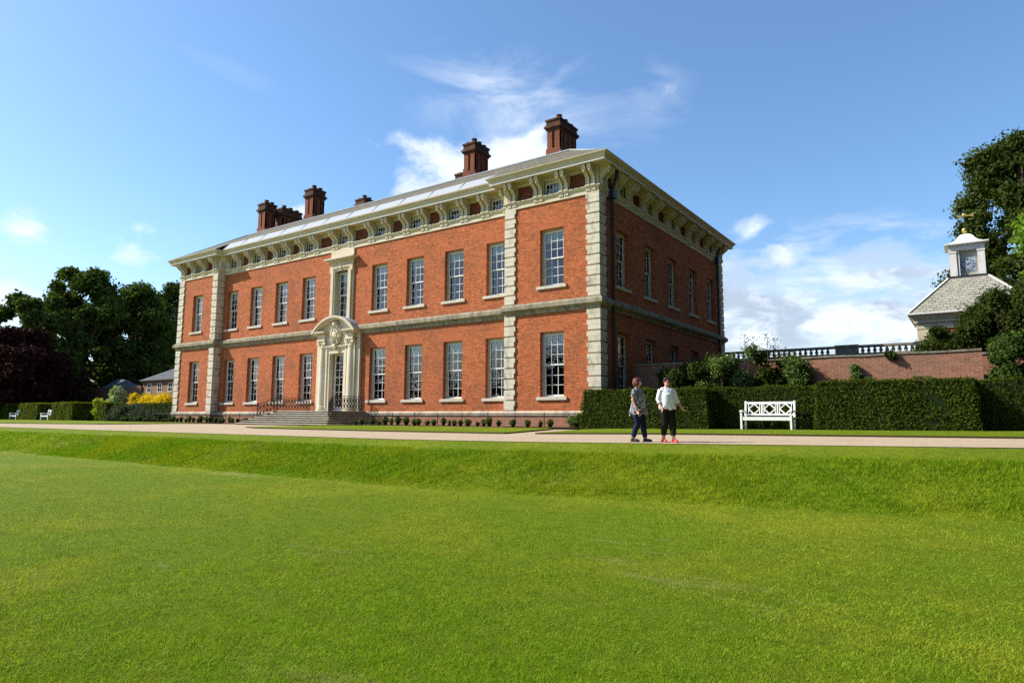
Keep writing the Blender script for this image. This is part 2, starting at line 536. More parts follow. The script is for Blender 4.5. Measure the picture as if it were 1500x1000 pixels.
def gravel_mat():
    t = NT('gravel')
    g = t.node('ShaderNodeNewGeometry')
    pos = g.outputs['Position']
    v = t.node('ShaderNodeTexVoronoi')
    t.l.new(pos, v.inputs['Vector'])
    v.inputs['Scale'].default_value = 38
    n = t.noise(0.8, 6, 0.6, pos)
    sep = t.node('ShaderNodeSeparateColor')
    t.l.new(v.outputs['Color'], sep.inputs[0])
    col = t.mix(sep.outputs[0], (0.32, 0.245, 0.155), (0.56, 0.45, 0.325))
    col = t.mix(t.ramp(n, 0.4, 0.7, 0, 0.4), col, (0.34, 0.265, 0.165))
    t.principled(col, 0.95, t.bump(v.outputs['Distance'], 0.02, 0.5), 0.15)


gravel_mat()

# ------------------------------------------------------------------ mesh helpers


class MB:
    def __init__(self):
        self.v, self.f = [], []

    def add(self, vs, fs):
        b = len(self.v)
        self.v += [tuple(p) for p in vs]
        self.f += [tuple(b+i for i in f) for f in fs]

    def box(self, x0, x1, y0, y1, z0, z1):
        self.add([(x0, y0, z0), (x1, y0, z0), (x1, y1, z0), (x0, y1, z0), (x0, y0, z1), (x1, y0, z1), (x1, y1, z1), (x0, y1, z1)],
                 [(0, 3, 2, 1), (4, 5, 6, 7), (0, 1, 5, 4), (1, 2, 6, 5), (2, 3, 7, 6), (3, 0, 4, 7)])

    def bar(self, a, b, w, h=None):
        """square bar from a to b"""
        a, b = Vector(a), Vector(b)
        h = h or w
        d = (b-a).normalized()
        s = d.cross(Vector((0, 0, 1)))
        if s.length < 1e-3:
            s = Vector((1, 0, 0))
        s.normalize()
        t = s.cross(d)
        vs = []
        for p in (a, b):
            for i, j in ((-1, -1), (1, -1), (1, 1), (-1, 1)):
                vs.append(p+s*(i*w/2)+t*(j*h/2))
        self.add(vs, [(0, 1, 2, 3), (7, 6, 5, 4), (0, 4, 5, 1), (1, 5, 6, 2), (2, 6, 7, 3), (3, 7, 4, 0)])

    def prism(self, prof, axis, a, b):
        """extrude a closed 2-D profile; axis 'x': profile is (y,z), 'y': (x,z), 'z': (x,y)"""
        n = len(prof)
        vs = []
        for t in (a, b):
            for p, q in prof:
                vs.append({'x': (t, p, q), 'y': (p, t, q), 'z': (p, q, t)}[axis])
        self.add(vs, [tuple(range(n)), tuple(range(2*n-1, n-1, -1))]+[(i, i+n, (i+1) % n+n, (i+1) % n) for i in range(n)])

    def tube(self, pts, rads, seg=8, cap=True):
        pts = [Vector(p) for p in pts]
        if isinstance(rads, (int, float)):
            rads = [rads]*len(pts)
        rings, ref = [], Vector((0.31, 0.52, 0.8))
        for i, p in enumerate(pts):
            d = (pts[min(i+1, len(pts)-1)]-pts[max(i-1, 0)]).normalized()
            s = d.cross(ref)
            if s.length < 1e-3:
                s = d.cross(Vector((1, 0, 0)))
            s.normalize()
            t = d.cross(s)
            rings.append([p+(s*math.cos(2*math.pi*k/seg)+t*math.sin(2*math.pi*k/seg))*rads[i] for k in range(seg)])
        vs = [q for r in rings for q in r]
        fs = []
        for i in range(len(rings)-1):
            for k in range(seg):
                a, b = i*seg+k, i*seg+(k+1) % seg
                fs.append((a, b, b+seg, a+seg))
        if cap:
            fs.append(tuple(range(seg-1, -1, -1)))
            fs.append(tuple(range((len(rings)-1)*seg, len(rings)*seg)))
        self.add(vs, fs)

    def lathe(self, cx, cy, prof, seg=16):
        """profile (r,z) round a vertical axis"""
        vs = [(cx+r*math.cos(2*math.pi*k/seg), cy+r*math.sin(2*math.pi*k/seg), z) for r, z in prof for k in range(seg)]
        fs = []
        for i in range(len(prof)-1):
            for k in range(seg):
                a, b = i*seg+k, i*seg+(k+1) % seg
                fs.append((a, b, b+seg, a+seg))
        fs.append(tuple(range(seg-1, -1, -1)))
        fs.append(tuple(range((len(prof)-1)*seg, len(prof)*seg)))
        self.add(vs, fs)

    def ball(self, c, r, rz=None, ry=None, seg=12):
        rz = rz or r
        ry = ry or r
        n = seg//2
        vs, fs = [], []
        for i in range(n+1):
            a = -math.pi/2+math.pi*i/n
            for k in range(seg):
                b = 2*math.pi*k/seg
                ca = max(math.cos(a), 0.02)
                vs.append((c[0]+r*ca*math.cos(b), c[1]+ry*ca*math.sin(b), c[2]+rz*math.sin(a)))
        for i in range(n):
            for k in range(seg):
                a, b = i*seg+k, i*seg+(k+1) % seg
                fs.append((a, b, b+seg, a+seg))
        fs.append(tuple(range(seg-1, -1, -1)))
        fs.append(tuple(range(n*seg, (n+1)*seg)))
        self.add(vs, fs)

    def mesh(self, name, mat, smooth=False):
        me = bpy.data.meshes.new(name)
        me.from_pydata(self.v, [], self.f)
        me.materials.append(MATS[mat])
        if smooth:
            me.polygons.foreach_set('use_smooth', [True]*len(me.polygons))
        me.update()
        return me

    def build(self, name, mat, parent=None, smooth=False, bevel=0.0, world=True):
        return link(name, self.mesh(name, mat, smooth), parent, bevel, world)


def link(name, me, parent=None, bevel=0.0, world=True):
    o = bpy.data.objects.new(name, me)
    COL.objects.link(o)
    if parent is not None:
        o.parent = parent
        if world and parent.parent is None and parent.type == 'EMPTY':
            o.matrix_parent_inverse = Matrix.Translation(-parent.location)
    if bevel:
        m = o.modifiers.new('bevel', 'BEVEL')
        m.width = bevel
        m.segments = 2
        m.limit_method = 'ANGLE'
        m.angle_limit = rad(40)
    return o


def tag(o, label=None, cat=None, group=None, kind=None):
    for k, v in (('label', label), ('category', cat), ('group', group), ('kind', kind)):
        if v:
            o[k] = v
    return o


def thing(name, loc, label, cat, group=None, rz=0.0):
    o = bpy.data.objects.new(name, None)
    o.empty_display_size = 0.3
    COL.objects.link(o)
    o.location = loc
    o.rotation_euler = (0, 0, rz)
    return tag(o, label, cat, group)


def copy_tree(o, parent=None):
    c = o.copy()
    COL.objects.link(c)
    if parent is not None:
        c.parent = parent
        c.matrix_parent_inverse = o.matrix_parent_inverse.copy()
    for ch in list(o.children):
        copy_tree(ch, c)
    return c


def np_mesh(name, verts, quads, mat, smooth=False, tri=False):
    """fast mesh from arrays: verts (n,3), quads (m,4) or (m,3)"""
    k = quads.shape[1]
    me = bpy.data.meshes.new(name)
    me.vertices.add(len(verts))
    me.vertices.foreach_set('co', verts.astype(np.float32).ravel())
    me.loops.add(quads.size)
    me.loops.foreach_set('vertex_index', quads.astype(np.int32).ravel())
    me.polygons.add(len(quads))
    me.polygons.foreach_set('loop_start', (np.arange(len(quads))*k).astype(np.int32))
    me.polygons.foreach_set('loop_total', np.full(len(quads), k, np.int32))
    if smooth:
        me.polygons.foreach_set('use_smooth', np.ones(len(quads), bool))
    me.materials.append(MATS[mat])
    me.update(calc_edges=True)
    me.validate()
    return me


def leaf_cards(rng, pos, nrm, size, jitter=0.8, aspect=0.6):
    """diamond leaves at pos, roughly facing nrm; returns verts, quads"""
    n = len(pos)
    d = nrm+rng.normal(0, jitter, (n, 3))
    d /= np.linalg.norm(d, axis=1, keepdims=True)+1e-9
    r = rng.normal(0, 1, (n, 3))
    a = np.cross(d, r)
    a /= np.linalg.norm(a, axis=1, keepdims=True)+1e-9
    b = np.cross(d, a)
    s = (size*rng.uniform(0.6, 1.35, n))[:, None]
    bend = d*s*0.18
    v = np.stack([pos-a*s, pos+b*s*aspect+bend, pos+a*s, pos-b*s*aspect+bend], 1).reshape(-1, 3)
    q = np.arange(4*n).reshape(n, 4)
    return v, q

# ------------------------------------------------------------------ ground
def smooth(a, b, x):
    t = min(1, max(0, (x-a)/(b-a)))
    return t*t*(3-2*t)


def bank_shift(x):
    return 0.0 if x < 4 else 0.2*min(x-4, 30)-0.1*min(1, (x-4))


PROF = [(-400, -1.0), (-16.3, -1.0), (-15.9, -0.93), (-15.4, -0.78), (-14.4, -0.46), (-13.95, -0.345), (-13.65, -0.275), (-12.7, -0.165),
        (-9.0, -0.12), (-4.0, 0.0), (900, 0.0)]


def zT(x, y):
    """height of the ground: lawn, grass bank, terrace"""
    yp = y-bank_shift(x)
    for (a, za), (b, zb) in zip(PROF, PROF[1:]):
        if yp <= b:
            z = za+(zb-za)*(yp-a)/(b-a)
            break
    else:
        z = 0.0
    k = smooth(-16.4, -13.2, yp)
    return z+0.007*min(max(0, x), 40)*k


def bumps(x, y):
    yp = y-bank_shift(x)
    k = smooth(-17.0, -15.6, yp)*(1-smooth(-13.8, -13.0, yp))
    a = math.sin(x*1.7+math.sin(y*2.1)*1.3)*math.sin(y*2.3+x*0.4)
    b = math.sin(x*4.9+1.3)*math.sin(y*5.3+0.7*math.sin(x*2.2))
    lawn = 0.012*math.sin(x*0.55+0.4)*math.sin(y*0.7+1.0)*(1-smooth(-16.5, -15.5, yp))
    return (0.010*a+0.010*b)*k+lawn


xs = [-900, -400, -200, -120, -90]+[-70+2*i for i in range(20)]+[-30+0.35*i for i in range(160)]+[26+2*i for i in range(8)]+[50, 80, 140, 300, 900]
ys = [-400, -220, -140, -100, -70, -50, -40, -34]+[-30+0.6*i for i in range(20)]+[-18+0.13*i for i in range(50)]+[-11.5, -11, -10, -9, -8, -7, -6, -5, -4.5, -4, -3, -2, 0, 4, 10, 20, 40, 80, 150, 300, 900]
gv = np.array([(x, y, zT(x, y)+bumps(x, y)) for y in ys for x in xs])
nx = len(xs)
gq = np.array([(j*nx+i, j*nx+i+1, (j+1)*nx+i+1, (j+1)*nx+i) for j in range(len(ys)-1) for i in range(nx-1)])
ground = link('ground', np_mesh('ground', gv, gq, 'lawn_grass', True))
tag(ground, 'striped green lawn with a grass bank rising to the terrace', 'lawn', kind='structure')


def strip(name, xlist, y0, y1, dz, mat, rows=24, label=None, cat=None, skirt=0.0):
    """a sheet lying on the ground between two lines y0(x) and y1(x)"""
    vs, fs = [], []
    for x in xlist:
        a, b = y0(x), y1(x)
        for j in range(rows+1):
            y = a+(b-a)*j/rows
            vs.append((x, y, zT(x, y)+dz))
    for i in range(len(xlist)-1):
        for j in range(rows):
            k = i*(rows+1)+j
            fs.append((k, k+rows+1, k+rows+2, k+1))
    n0 = len(vs)
    mb = MB()
    mb.add(vs, fs)
    o = mb.build(name, mat, smooth=False)
    tag(o, label, cat, kind='structure')
    if skirt:
        # the cut edge all round
        loop = [i*(rows+1) for i in range(len(xlist))]+[(len(xlist)-1)*(rows+1)+j for j in range(1, rows+1)]
        loop += [i*(rows+1)+rows for i in range(len(xlist)-2, -1, -1)]+[j for j in range(rows-1, 0, -1)]
        e = MB()
        ring = [vs[i] for i in loop]
        m = len(ring)
        e.add(ring+[(p[0], p[1], p[2]-skirt) for p in ring], [(i, (i+1) % m, (i+1) % m+m, i+m) for i in range(m)])
        tag(e.build('turf_edge', 'soil'), 'dark soil edge of the grass verge beside the gravel', 'edge', kind='structure')
    return o


def lin(pts):
    def f(x):
        if x <= pts[0][0]:
            return pts[0][1]
        for (a, ya), (b, yb) in zip(pts, pts[1:]):
            if x <= b:
                return ya+(yb-ya)*(x-a)/(b-a)
        return pts[-1][1]
    return f


def frange(a, b, n):
    return [a+(b-a)*i/n for i in range(n+1)]


near_edge = lin([(-120, -12.75), (-12, -12.65), (4, -12.45), (7.3, -11.75), (14.3, -10.2), (40, -6.5)])
strip('gravel_path', [-160]+frange(-110, 46, 180), near_edge, lin([(-160, -2.6), (-1, -2.6), (46, -2.6)]), 0.012, 'gravel', 40,
      'pale gravel path along the top of the grass bank', 'path')
strip('grass_verge', frange(-130, -26.5, 60), lin([(-130, -9.0), (-44, -8.6), (-31, -7.0), (-26.5, -3.2)]), lin([(-130, -0.2), (-46, -0.2), (-38, -1.9), (-26.5, -2.4)]),
      0.06, 'lawn_grass', 20, 'mown grass verge beside the path in front of the far hedges', 'verge', 0.055)
strip('grass_verge', frange(-15.6, 0.3, 40), lin([(-15.6, -7.2), (-14, -7.7), (-5, -7.9), (0.3, -7.7)]), lin([(-15.6, -6.9), (-13, -3.4), (-12, -2.2), (-1.5, -2.2), (-0.2, -3.5), (0.3, -7.2)]),
      0.06, 'lawn_grass', 20, 'mown grass verge between the path and the flower bed of the house', 'verge', 0.055)
strip('grass_verge', frange(1.5, 44, 70), lin([(1.5, -7.6), (5.9, -6.6), (14.6, -5.6), (44, -2.5)]), lin([(1.5, -1.9), (44, 2.0)]),
      0.06, 'lawn_grass', 20, 'mown grass verge in front of the clipped hedge and white bench', 'verge', 0.055)
strip('flower_bed', frange(-40, -22.2, 30), lin([(-40, -2.1), (-22.2, -2.1)]), lin([(-40, 0.3), (-22.2, 0.3)]), 0.075, 'soil', 6, 'dark soil bed along the foot of the house', 'bed')
strip('flower_bed', frange(-13.9, -0.1, 24), lin([(-13.9, -2.35), (-0.1, -2.35)]), lin([(-13.9, 0.3), (-0.1, 0.3)]), 0.075, 'soil', 6, 'dark soil bed along the foot of the house', 'bed')
strip('garden_bed', frange(-0.05, 40, 20), lin([(-0.05, -1.0), (40, -1.0)]), lin([(-0.05, 30), (40, 30)]), 0.01, 'soil', 6, 'shaded soil of the garden behind the hedge', 'bed')

# ------------------------------------------------------------------ the house
XL, XA, XB, XR, DD, YB = -36.22, -31.11, -5.18, 0.0, 0.5, 17.88
CX = -18.03
OUT = [(XL, 0), (XA, 0), (XA, DD), (XB, DD), (XB, 0), (XR, 0), (XR, YB), (XL, YB)]   # counter-clockwise seen from above
MAINX = [CX+s for s in (-11.86, -9.0, -6.13, -3.27, 3.27, 6.13, 9.0, 11.86)]
WINGX = [-33.67, -2.53]
SIDEY = [2.47+3.26*i for i in range(5)]
WO = 1.31
ZL0, ZL1, ZU0, ZU1 = 1.466, 4.526, 6.735, 9.505
REV = 0.21

house = thing('country_house', (CX, 0.0, 0.0), 'long two storey red brick mansion with pale stone quoins and deep bracketed eaves', 'mansion')


def offset_ring(o):
    """outline moved outwards by o (axis-aligned corners)"""
    pts = []
    n = len(OUT)
    for i in range(n):
        a, b, c = OUT[i-1], OUT[i], OUT[(i+1) % n]
        r = [b[0], b[1]]
        for p, q in ((a, b), (b, c)):
            dx, dy = q[0]-p[0], q[1]-p[1]
            if abs(dx) > abs(dy):
                r[1] += -o*(1 if dx > 0 else -1)
            else:
                r[0] += o*(1 if dy > 0 else -1)
        pts.append(tuple(r))
    return pts


def sweep(name, mat, prof, parent=house, closed=True):
    """moulding round the whole outline: prof is a closed list of (offset, z)"""
    mb = MB()
    n = len(OUT)
    vs = []
    for o, z in prof:
        vs += [(x, y, z) for x, y in offset_ring(o)]
    fs = []
    m = len(prof)
    for j in range(m if closed else m-1):
        k = (j+1) % m
        for i in range(n):
            fs.append((j*n+i, j*n+(i+1) % n, k*n+(i+1) % n, k*n+i))
    mb.add(vs, fs)
    return mb.build(name, mat, parent)


def wall_face(mb, p, q, z0, z1, holes):
    """vertical wall from p to q (outside on the right hand) with rectangular openings (s0,s1,z0,z1) and brick reveals"""
    p, q = Vector((*p, 0)), Vector((*q, 0))
    L = (q-p).length
    d = (q-p)/L
    n = Vector((d.y, -d.x, 0))

    def pt(s, z, back=0.0):
        v = p+d*s-n*back
        return (v.x, v.y, z)
    S = sorted(set([0, L]+[h[0] for h in holes]+[h[1] for h in holes]))
    Z = sorted(set([z0, z1]+[h[2] for h in holes]+[h[3] for h in holes]))
    for a, b in zip(S, S[1:]):
        for c, e in zip(Z, Z[1:]):
            if any(h[0] <= a and b <= h[1] and h[2] <= c and e <= h[3] for h in holes):
                continue
            mb.add([pt(a, c), pt(b, c), pt(b, e), pt(a, e)], [(0, 1, 2, 3)])
    for a, b, c, e in holes:
        r = REV+0.25
        for u, v in (((a, c), (a, e)), ((b, e), (b, c)), ((a, e), (b, e)), ((b, c), (a, c))):
            mb.add([pt(*u), pt(*v), pt(*v, r), pt(*u, r)], [(0, 1, 2, 3)])


wall = MB()
hole = lambda c: [(c-WO/2, c+WO/2, ZL0, ZL1), (c-WO/2, c+WO/2, ZU0, ZU1)]
ZW0, ZW1 = 0.0, 10.83
wall_face(wall, OUT[0], OUT[1], ZW0, ZW1, hole(WINGX[0]-XL))
wall_face(wall, OUT[1], OUT[2], ZW0, ZW1, [])
mh = sum([hole(c-XA) for c in MAINX], [])
DW0, DW1, DZ0, DZ1 = CX-0.64-XA, CX+0.64-XA, 0.85, 4.33
UZ0, UZ1 = 6.55, 9.50
mh += [(DW0, DW1, DZ0, DZ1), (CX-0.60-XA, CX+0.60-XA, UZ0, UZ1)]
wall_face(wall, OUT[2], OUT[3], ZW0, ZW1, mh)
wall_face(wall, OUT[3], OUT[4], ZW0, ZW1, [])
wall_face(wall, OUT[4], OUT[5], ZW0, ZW1, hole(WINGX[1]-XB))
wall_face(wall, OUT[5], OUT[6], ZW0, ZW1, sum([hole(c) for c in SIDEY], []))
wall_face(wall, OUT[6], OUT[7], ZW0, ZW1, [])
wall_face(wall, OUT[7], OUT[0], ZW0, ZW1, [])
wall.build('wall', 'brick', house)

# dark rooms behind the glass
room = MB()
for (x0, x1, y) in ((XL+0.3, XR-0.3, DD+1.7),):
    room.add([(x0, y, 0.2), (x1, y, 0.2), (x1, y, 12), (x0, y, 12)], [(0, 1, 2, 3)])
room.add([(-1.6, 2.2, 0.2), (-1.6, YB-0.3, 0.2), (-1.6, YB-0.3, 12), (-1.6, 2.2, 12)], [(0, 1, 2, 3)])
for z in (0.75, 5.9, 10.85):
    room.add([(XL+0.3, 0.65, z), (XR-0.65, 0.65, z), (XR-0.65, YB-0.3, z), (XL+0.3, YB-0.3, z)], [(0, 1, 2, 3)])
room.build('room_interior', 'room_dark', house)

# gauged brick lintels, 4 mm proud

def lintel_prism(mb, z, w):
    a = w/2
    mb.prism([(-a-0.02, z), (a+0.02, z), (a+0.13, z+0.36), (-a-0.13, z+0.36)], 'y', -0.004, 0.02)


# ---- windows: one kind with its sub-parts, then copies


def make_window(w, h, rows, sill=True, name='window', cols=3, depth=REV, box=0.115):
    f = MB()
    d0, d1 = depth, depth+0.14
    f.box(-w/2, -w/2+box, d0, d1, 0.0, h)
    f.box(w/2-box, w/2, d0, d1, 0.0, h)
    f.box(-w/2+box, w/2-box, d0, d1, h-0.10, h)
    f.box(-w/2+box, w/2-box, d0-0.01, d1, 0.0, 0.05)
    fr = f.build(name, 'frame_paint', house)
    iw = w-2*box
    z0, z1 = 0.05, h-0.10
    mid = z0+(z1-z0)*0.5

    def sash(za, zb, y, nm):
        s = MB()
        st = 0.042
        s.box(-iw/2, -iw/2+st, y, y+0.045, za, zb)
        s.box(iw/2-st, iw/2, y, y+0.045, za, zb)
        s.box(-iw/2+st, iw/2-st, y, y+0.045, za, za+0.055)
        s.box(-iw/2+st, iw/2-st, y, y+0.045, zb-0.05, zb)
        gw, gh = iw-2*st, zb-za-0.105
        for i in range(1, cols):
            x = -gw/2+gw*i/cols
            s.box(x-0.011, x+0.011, y+0.005, y+0.035, za+0.055, zb-0.05)
        for j in range(1, rows):
            z = za+0.055+gh*j/rows
            s.box(-gw/2, gw/2, y+0.008, y+0.032, z-0.011, z+0.011)
        s.build(nm, 'sash_paint', fr)
    g = MB()
    if rows >= 3:
        sash(mid-0.02, z1, d0+0.03, 'sash')
        sash(z0, mid+0.025, d0+0.080, 'sash')
        g.add([(-iw/2, d0+0.052, mid), (iw/2, d0+0.052, mid), (iw/2, d0+0.052, z1), (-iw/2, d0+0.052, z1)], [(0, 1, 2, 3)])
        g.add([(-iw/2, d0+0.102, z0), (iw/2, d0+0.102, z0), (iw/2, d0+0.102, mid), (-iw/2, d0+0.102, mid)], [(0, 1, 2, 3)])
    else:
        sash(z0, z1, d0+0.03, 'sash')
        g.add([(-iw/2, d0+0.052, z0), (iw/2, d0+0.052, z0), (iw/2, d0+0.052, z1), (-iw/2, d0+0.052, z1)], [(0, 1, 2, 3)])
    g.build('glass', 'window_glass', fr)
    if sill:
        s = MB()
        s.prism([(-0.085, -0.15), (-0.085, -0.012), (d0+0.02, 0.022), (d0+0.02, -0.15)], 'x', -w/2-0.17, w/2+0.17)
        s.build('sill', 'sill_stone', fr)
        s = MB()
        lintel_prism(s, h, w)
        s.build('lintel', 'brick_lintel', fr)
    return fr


def add_blind(win, w, h, frac):
    b = MB()
    z1 = h-0.1
    b.box(-w/2+0.13, w/2-0.13, REV+0.16, REV+0.17, z1-(h-0.15)*frac, z1)
    b.build('blind', 'blind_cloth', win)


HL, HU = ZL1-ZL0, ZU1-ZU0
lowW = make_window(WO, HL, 3)
uppW = make_window(WO, HU, 3)
rb = random.Random(5)


def put_window(src, used, loc, rz=0.0, blind=0.0, h=1.0):
    w = copy_tree(src, house) if used else src
    w.location = loc
    w.rotation_euler = (0, 0, rz)
    if blind:
        add_blind(w, WO, h, blind)
    return w


wl_list = [(x, 0.0, 0) for x in WINGX]+[(x, DD, 0) for x in MAINX]+[(0.0, y, 1) for y in SIDEY]
protos = []
placed = []
for i, (x, y, side) in enumerate(wl_list):
    a = put_window(lowW, True, (x, y, ZL0), rad(90) if side else 0)
    b = put_window(uppW, True, (x, y, ZU0), rad(90) if side else 0)
    placed.append((a, b))
for o in (lowW, uppW):
    for ch in list(o.children):
        bpy.data.objects.remove(ch)
    bpy.data.objects.remove(o)
low_bl = {0: 0, 1: .17, 2: .0, 3: 0, 4: .15, 5: .0, 6: .17, 7: .17, 8: .17, 9: .17}
for i, (a, b) in enumerate(placed):
    if i < 10:
        if low_bl.get(i):
            add_blind(a, WO, HL, low_bl[i])
        add_blind(b, WO, HU, rb.choice((.17, .18, .2, .24)) if i != 0 else .85)
    elif i in (10, 11):
        add_blind(b, WO, HU, .3)

# ---- quoins
def quoin_stack(x0, x1, y0, y1, zlist, jx0=0, jx1=0, jy1=0):
    """rusticated blocks; alternate courses are cut back by jx0/jx1/jy1 where they tooth into the brick"""
    for (za, zb) in zlist:
        quoin = MB()
        n = max(1, round((zb-za)/0.505))
        h = (zb-za)/n
        for k in range(n):
            a, b = za+k*h, za+(k+1)*h
            hb = (b-a)*0.5
            # lower half is a little narrower: the toothing seen in the photo
            quoin.box(x0+jx0, x1-jx1, y0, y1-jy1, a+0.04, a+hb)
            quoin.box(x0, x1, y0, y1, a+hb, b-0.03)
            quoin.box(x0+0.06+jx0, x1-0.06-jx1, y0+0.06, y1-0.06-jy1, a-0.03 if k else a, a+0.04)
        quoin.box(x0+0.05+jx0, x1-0.05-jx1, y0+0.05, y1-0.05-jy1, zb-0.03, zb)
        quoin.build('quoin', 'quoin_stone', house, bevel=0.012)


PJ = 0.07
ZQ = [(0.8, 5.45), (5.97, 10.82)]
quoin_stack(-0.64, PJ, -PJ, 0.62, ZQ, jx0=0.07, jy1=0.07)                # front corner by the downpipe
quoin_stack(XB-PJ, XB+0.60, -PJ, DD+0.3, ZQ, jx1=0.07)                   # inner corners of the end bays
quoin_stack(XA-0.60, XA+PJ, -PJ, DD+0.3, ZQ, jx0=0.07)
quoin_stack(XL-PJ, XL+0.64, -PJ, 0.62, ZQ, jx1=0.07, jy1=0.07)
quoin_stack(-0.62, PJ, YB-0.62, YB+PJ, ZQ, jx0=0.07)

# ---- horizontal mouldings
sweep('plinth', 'brick_plinth', [(0.07, -0.3), (0.07, 0.60), (0.0, 0.60)], closed=False)
sweep('plinth_course', 'plinth_stone', [(0.0, 0.585), (0.11, 0.585), (0.125, 0.62), (0.125, 0.74), (0.03, 0.815), (0.0, 0.815)])
sweep('string_course', 'string_stone', [(0.0, 5.43), (0.06, 5.43), (0.08, 5.56), (0.20, 5.66), (0.24, 5.68), (0.24, 5.86), (0.10, 5.975), (0.0, 5.975)])
sweep('attic_band', 'attic_stone', [(0.0, 10.80), (0.06, 10.80), (0.06, 10.87), (0.025, 10.89), (0.025, 11.04), (0.09, 11.07), (0.13, 11.13), (0.13, 11.17), (0.0, 11.19)])
ZS = 12.10
sweep('soffit', 'soffit_bounce_paint', [(-0.02, ZS), (0.66, ZS)], closed=False)
sweep('cornice', 'cornice_paint', [(0.50, ZS-0.012), (0.50, ZS-0.03), (0.625, ZS-0.03), (0.625, ZS+0.06), (0.645, ZS+0.075), (0.66, ZS+0.13), (0.70, ZS+0.20),
                                   (0.755, ZS+0.26), (0.80, ZS+0.28), (0.81, ZS+0.33), (0.30, ZS+0.345), (0.30, ZS+0.02)])
sweep('drip_edge', 'sash_paint', [(0.627, ZS-0.032), (0.648, ZS-0.032), (0.648, ZS+0.035), (0.627, ZS+0.035)])

# ---- attic storey: piers, brick panels, small windows
pairs_front, aw_front, panel_front = [], [], []
for c in MAINX+[CX]:
    aw_front.append((c, DD))
    for s in (-0.717, 0.717):
        pairs_front.append((c+s, DD))
for c in WINGX:
    aw_front.append((c, 0.0))
    for s in (-0.72, 0.72):
        pairs_front.append((c+s, 0.0))
for x in (XL+0.36, XA-0.36, XB+0.36, XR-0.36):
    pairs_front.append((x, 0.0))
pairs_side, aw_side = [], []
for c in SIDEY:
    aw_side.append(c)
    pairs_side += [c-0.72, c+0.72]
pairs_side += [0.36, YB-0.36]
attic = MB()
PZ0, PZ1 = 11.17, 12.0
PW = 0.27


def attic_run(mb, panels, p, L, side, spans, wins):
    """spans: centres of bracket pairs along the run; wins: centres of small windows"""
    y0 = p
    piers = sorted(spans)
    edges = [0.0]
    for c in piers:
        edges += [c-PW, c+PW]
    edges.append(L)

    def bx(m, a, b, d0, d1, z0, z1):
        if side:
            m.box(-d1, -d0, a, b, z0, z1)
        else:
            m.box(a+p[0], b+p[0], p[1]+d0, p[1]+d1, z0, z1)
    bx(mb, 0, L, 0.0, 0.45, PZ1-0.09, ZS+0.02)
    for c in piers:
        bx(mb, max(0, c-PW), min(L, c+PW), 0.004, 0.45, PZ0-0.05, PZ1-0.09)
    for i in range(0, len(edges)-1, 2):
        a, b = edges[i], edges[i+1]
        if b-a < 0.08:
            continue
        m = (a+b)/2
        if any(abs(m-w) < 0.3 for w in wins):
            # stone surround of a small window
            w = [w for w in wins if abs(m-w) < 0.3][0]
            bx(mb, a, w-0.46, 0.05, 0.45, PZ0-0.05, PZ1-0.09)
            bx(mb, w+0.46, b, 0.05, 0.45, PZ0-0.05, PZ1-0.09)
        else:
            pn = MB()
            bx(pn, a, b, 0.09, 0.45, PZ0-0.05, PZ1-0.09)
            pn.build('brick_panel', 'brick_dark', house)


panels = MB()
for p, L, lo in ((( XL, 0.0), XA-XL, WINGX[0]), ((XA, DD), XB-XA, None), ((XB, 0.0), XR-XB, WINGX[1])):
    sp = [x-p[0] for x, y in pairs_front if y == p[1] and p[0]-0.01 < x < p[0]+L+0.01]
    wn_ = [x-p[0] for x, y in aw_front if y == p[1] and p[0] < x < p[0]+L]
    attic_run(attic, panels, p, L, False, sp, wn_)
attic_run(attic, panels, (0, 0), YB, True, pairs_side, aw_side)
attic.box(-0.12, 0.003, -0.003, 0.12, PZ0-0.05, ZS)
attic.box(XL-0.003, XL+0.12, -0.003, 0.12, PZ0-0.05, ZS)
for x, y in ((XA, 0.0), (XB, 0.0)):
    attic.box(x-0.2, x+0.2, 0.02, DD, PZ0-0.05, ZS)
attic.build('attic_storey', 'attic_stone', house)
bk = MB()
bk.box(XL, XL+0.3, 0.45, YB, 10.8, ZS+0.02)
bk.box(XL, XR, YB-0.3, YB, 10.8, ZS+0.02)
bk.build('rear_wall', 'brick', house)

attW = make_window(0.92, PZ1-0.09-PZ0, 2, False, 'attic_window', 4, 0.10, 0.05)
for x, y in aw_front:
    w = copy_tree(attW, house)
    w.location = (x, y, PZ0)
for y in aw_side:
    w = copy_tree(attW, house)
    w.location = (0, y, PZ0)
    w.rotation_euler = (0, 0, rad(90))
for ch in list(attW.children):
    bpy.data.objects.remove(ch)
bpy.data.objects.remove(attW)

# ---- scrolled brackets in pairs


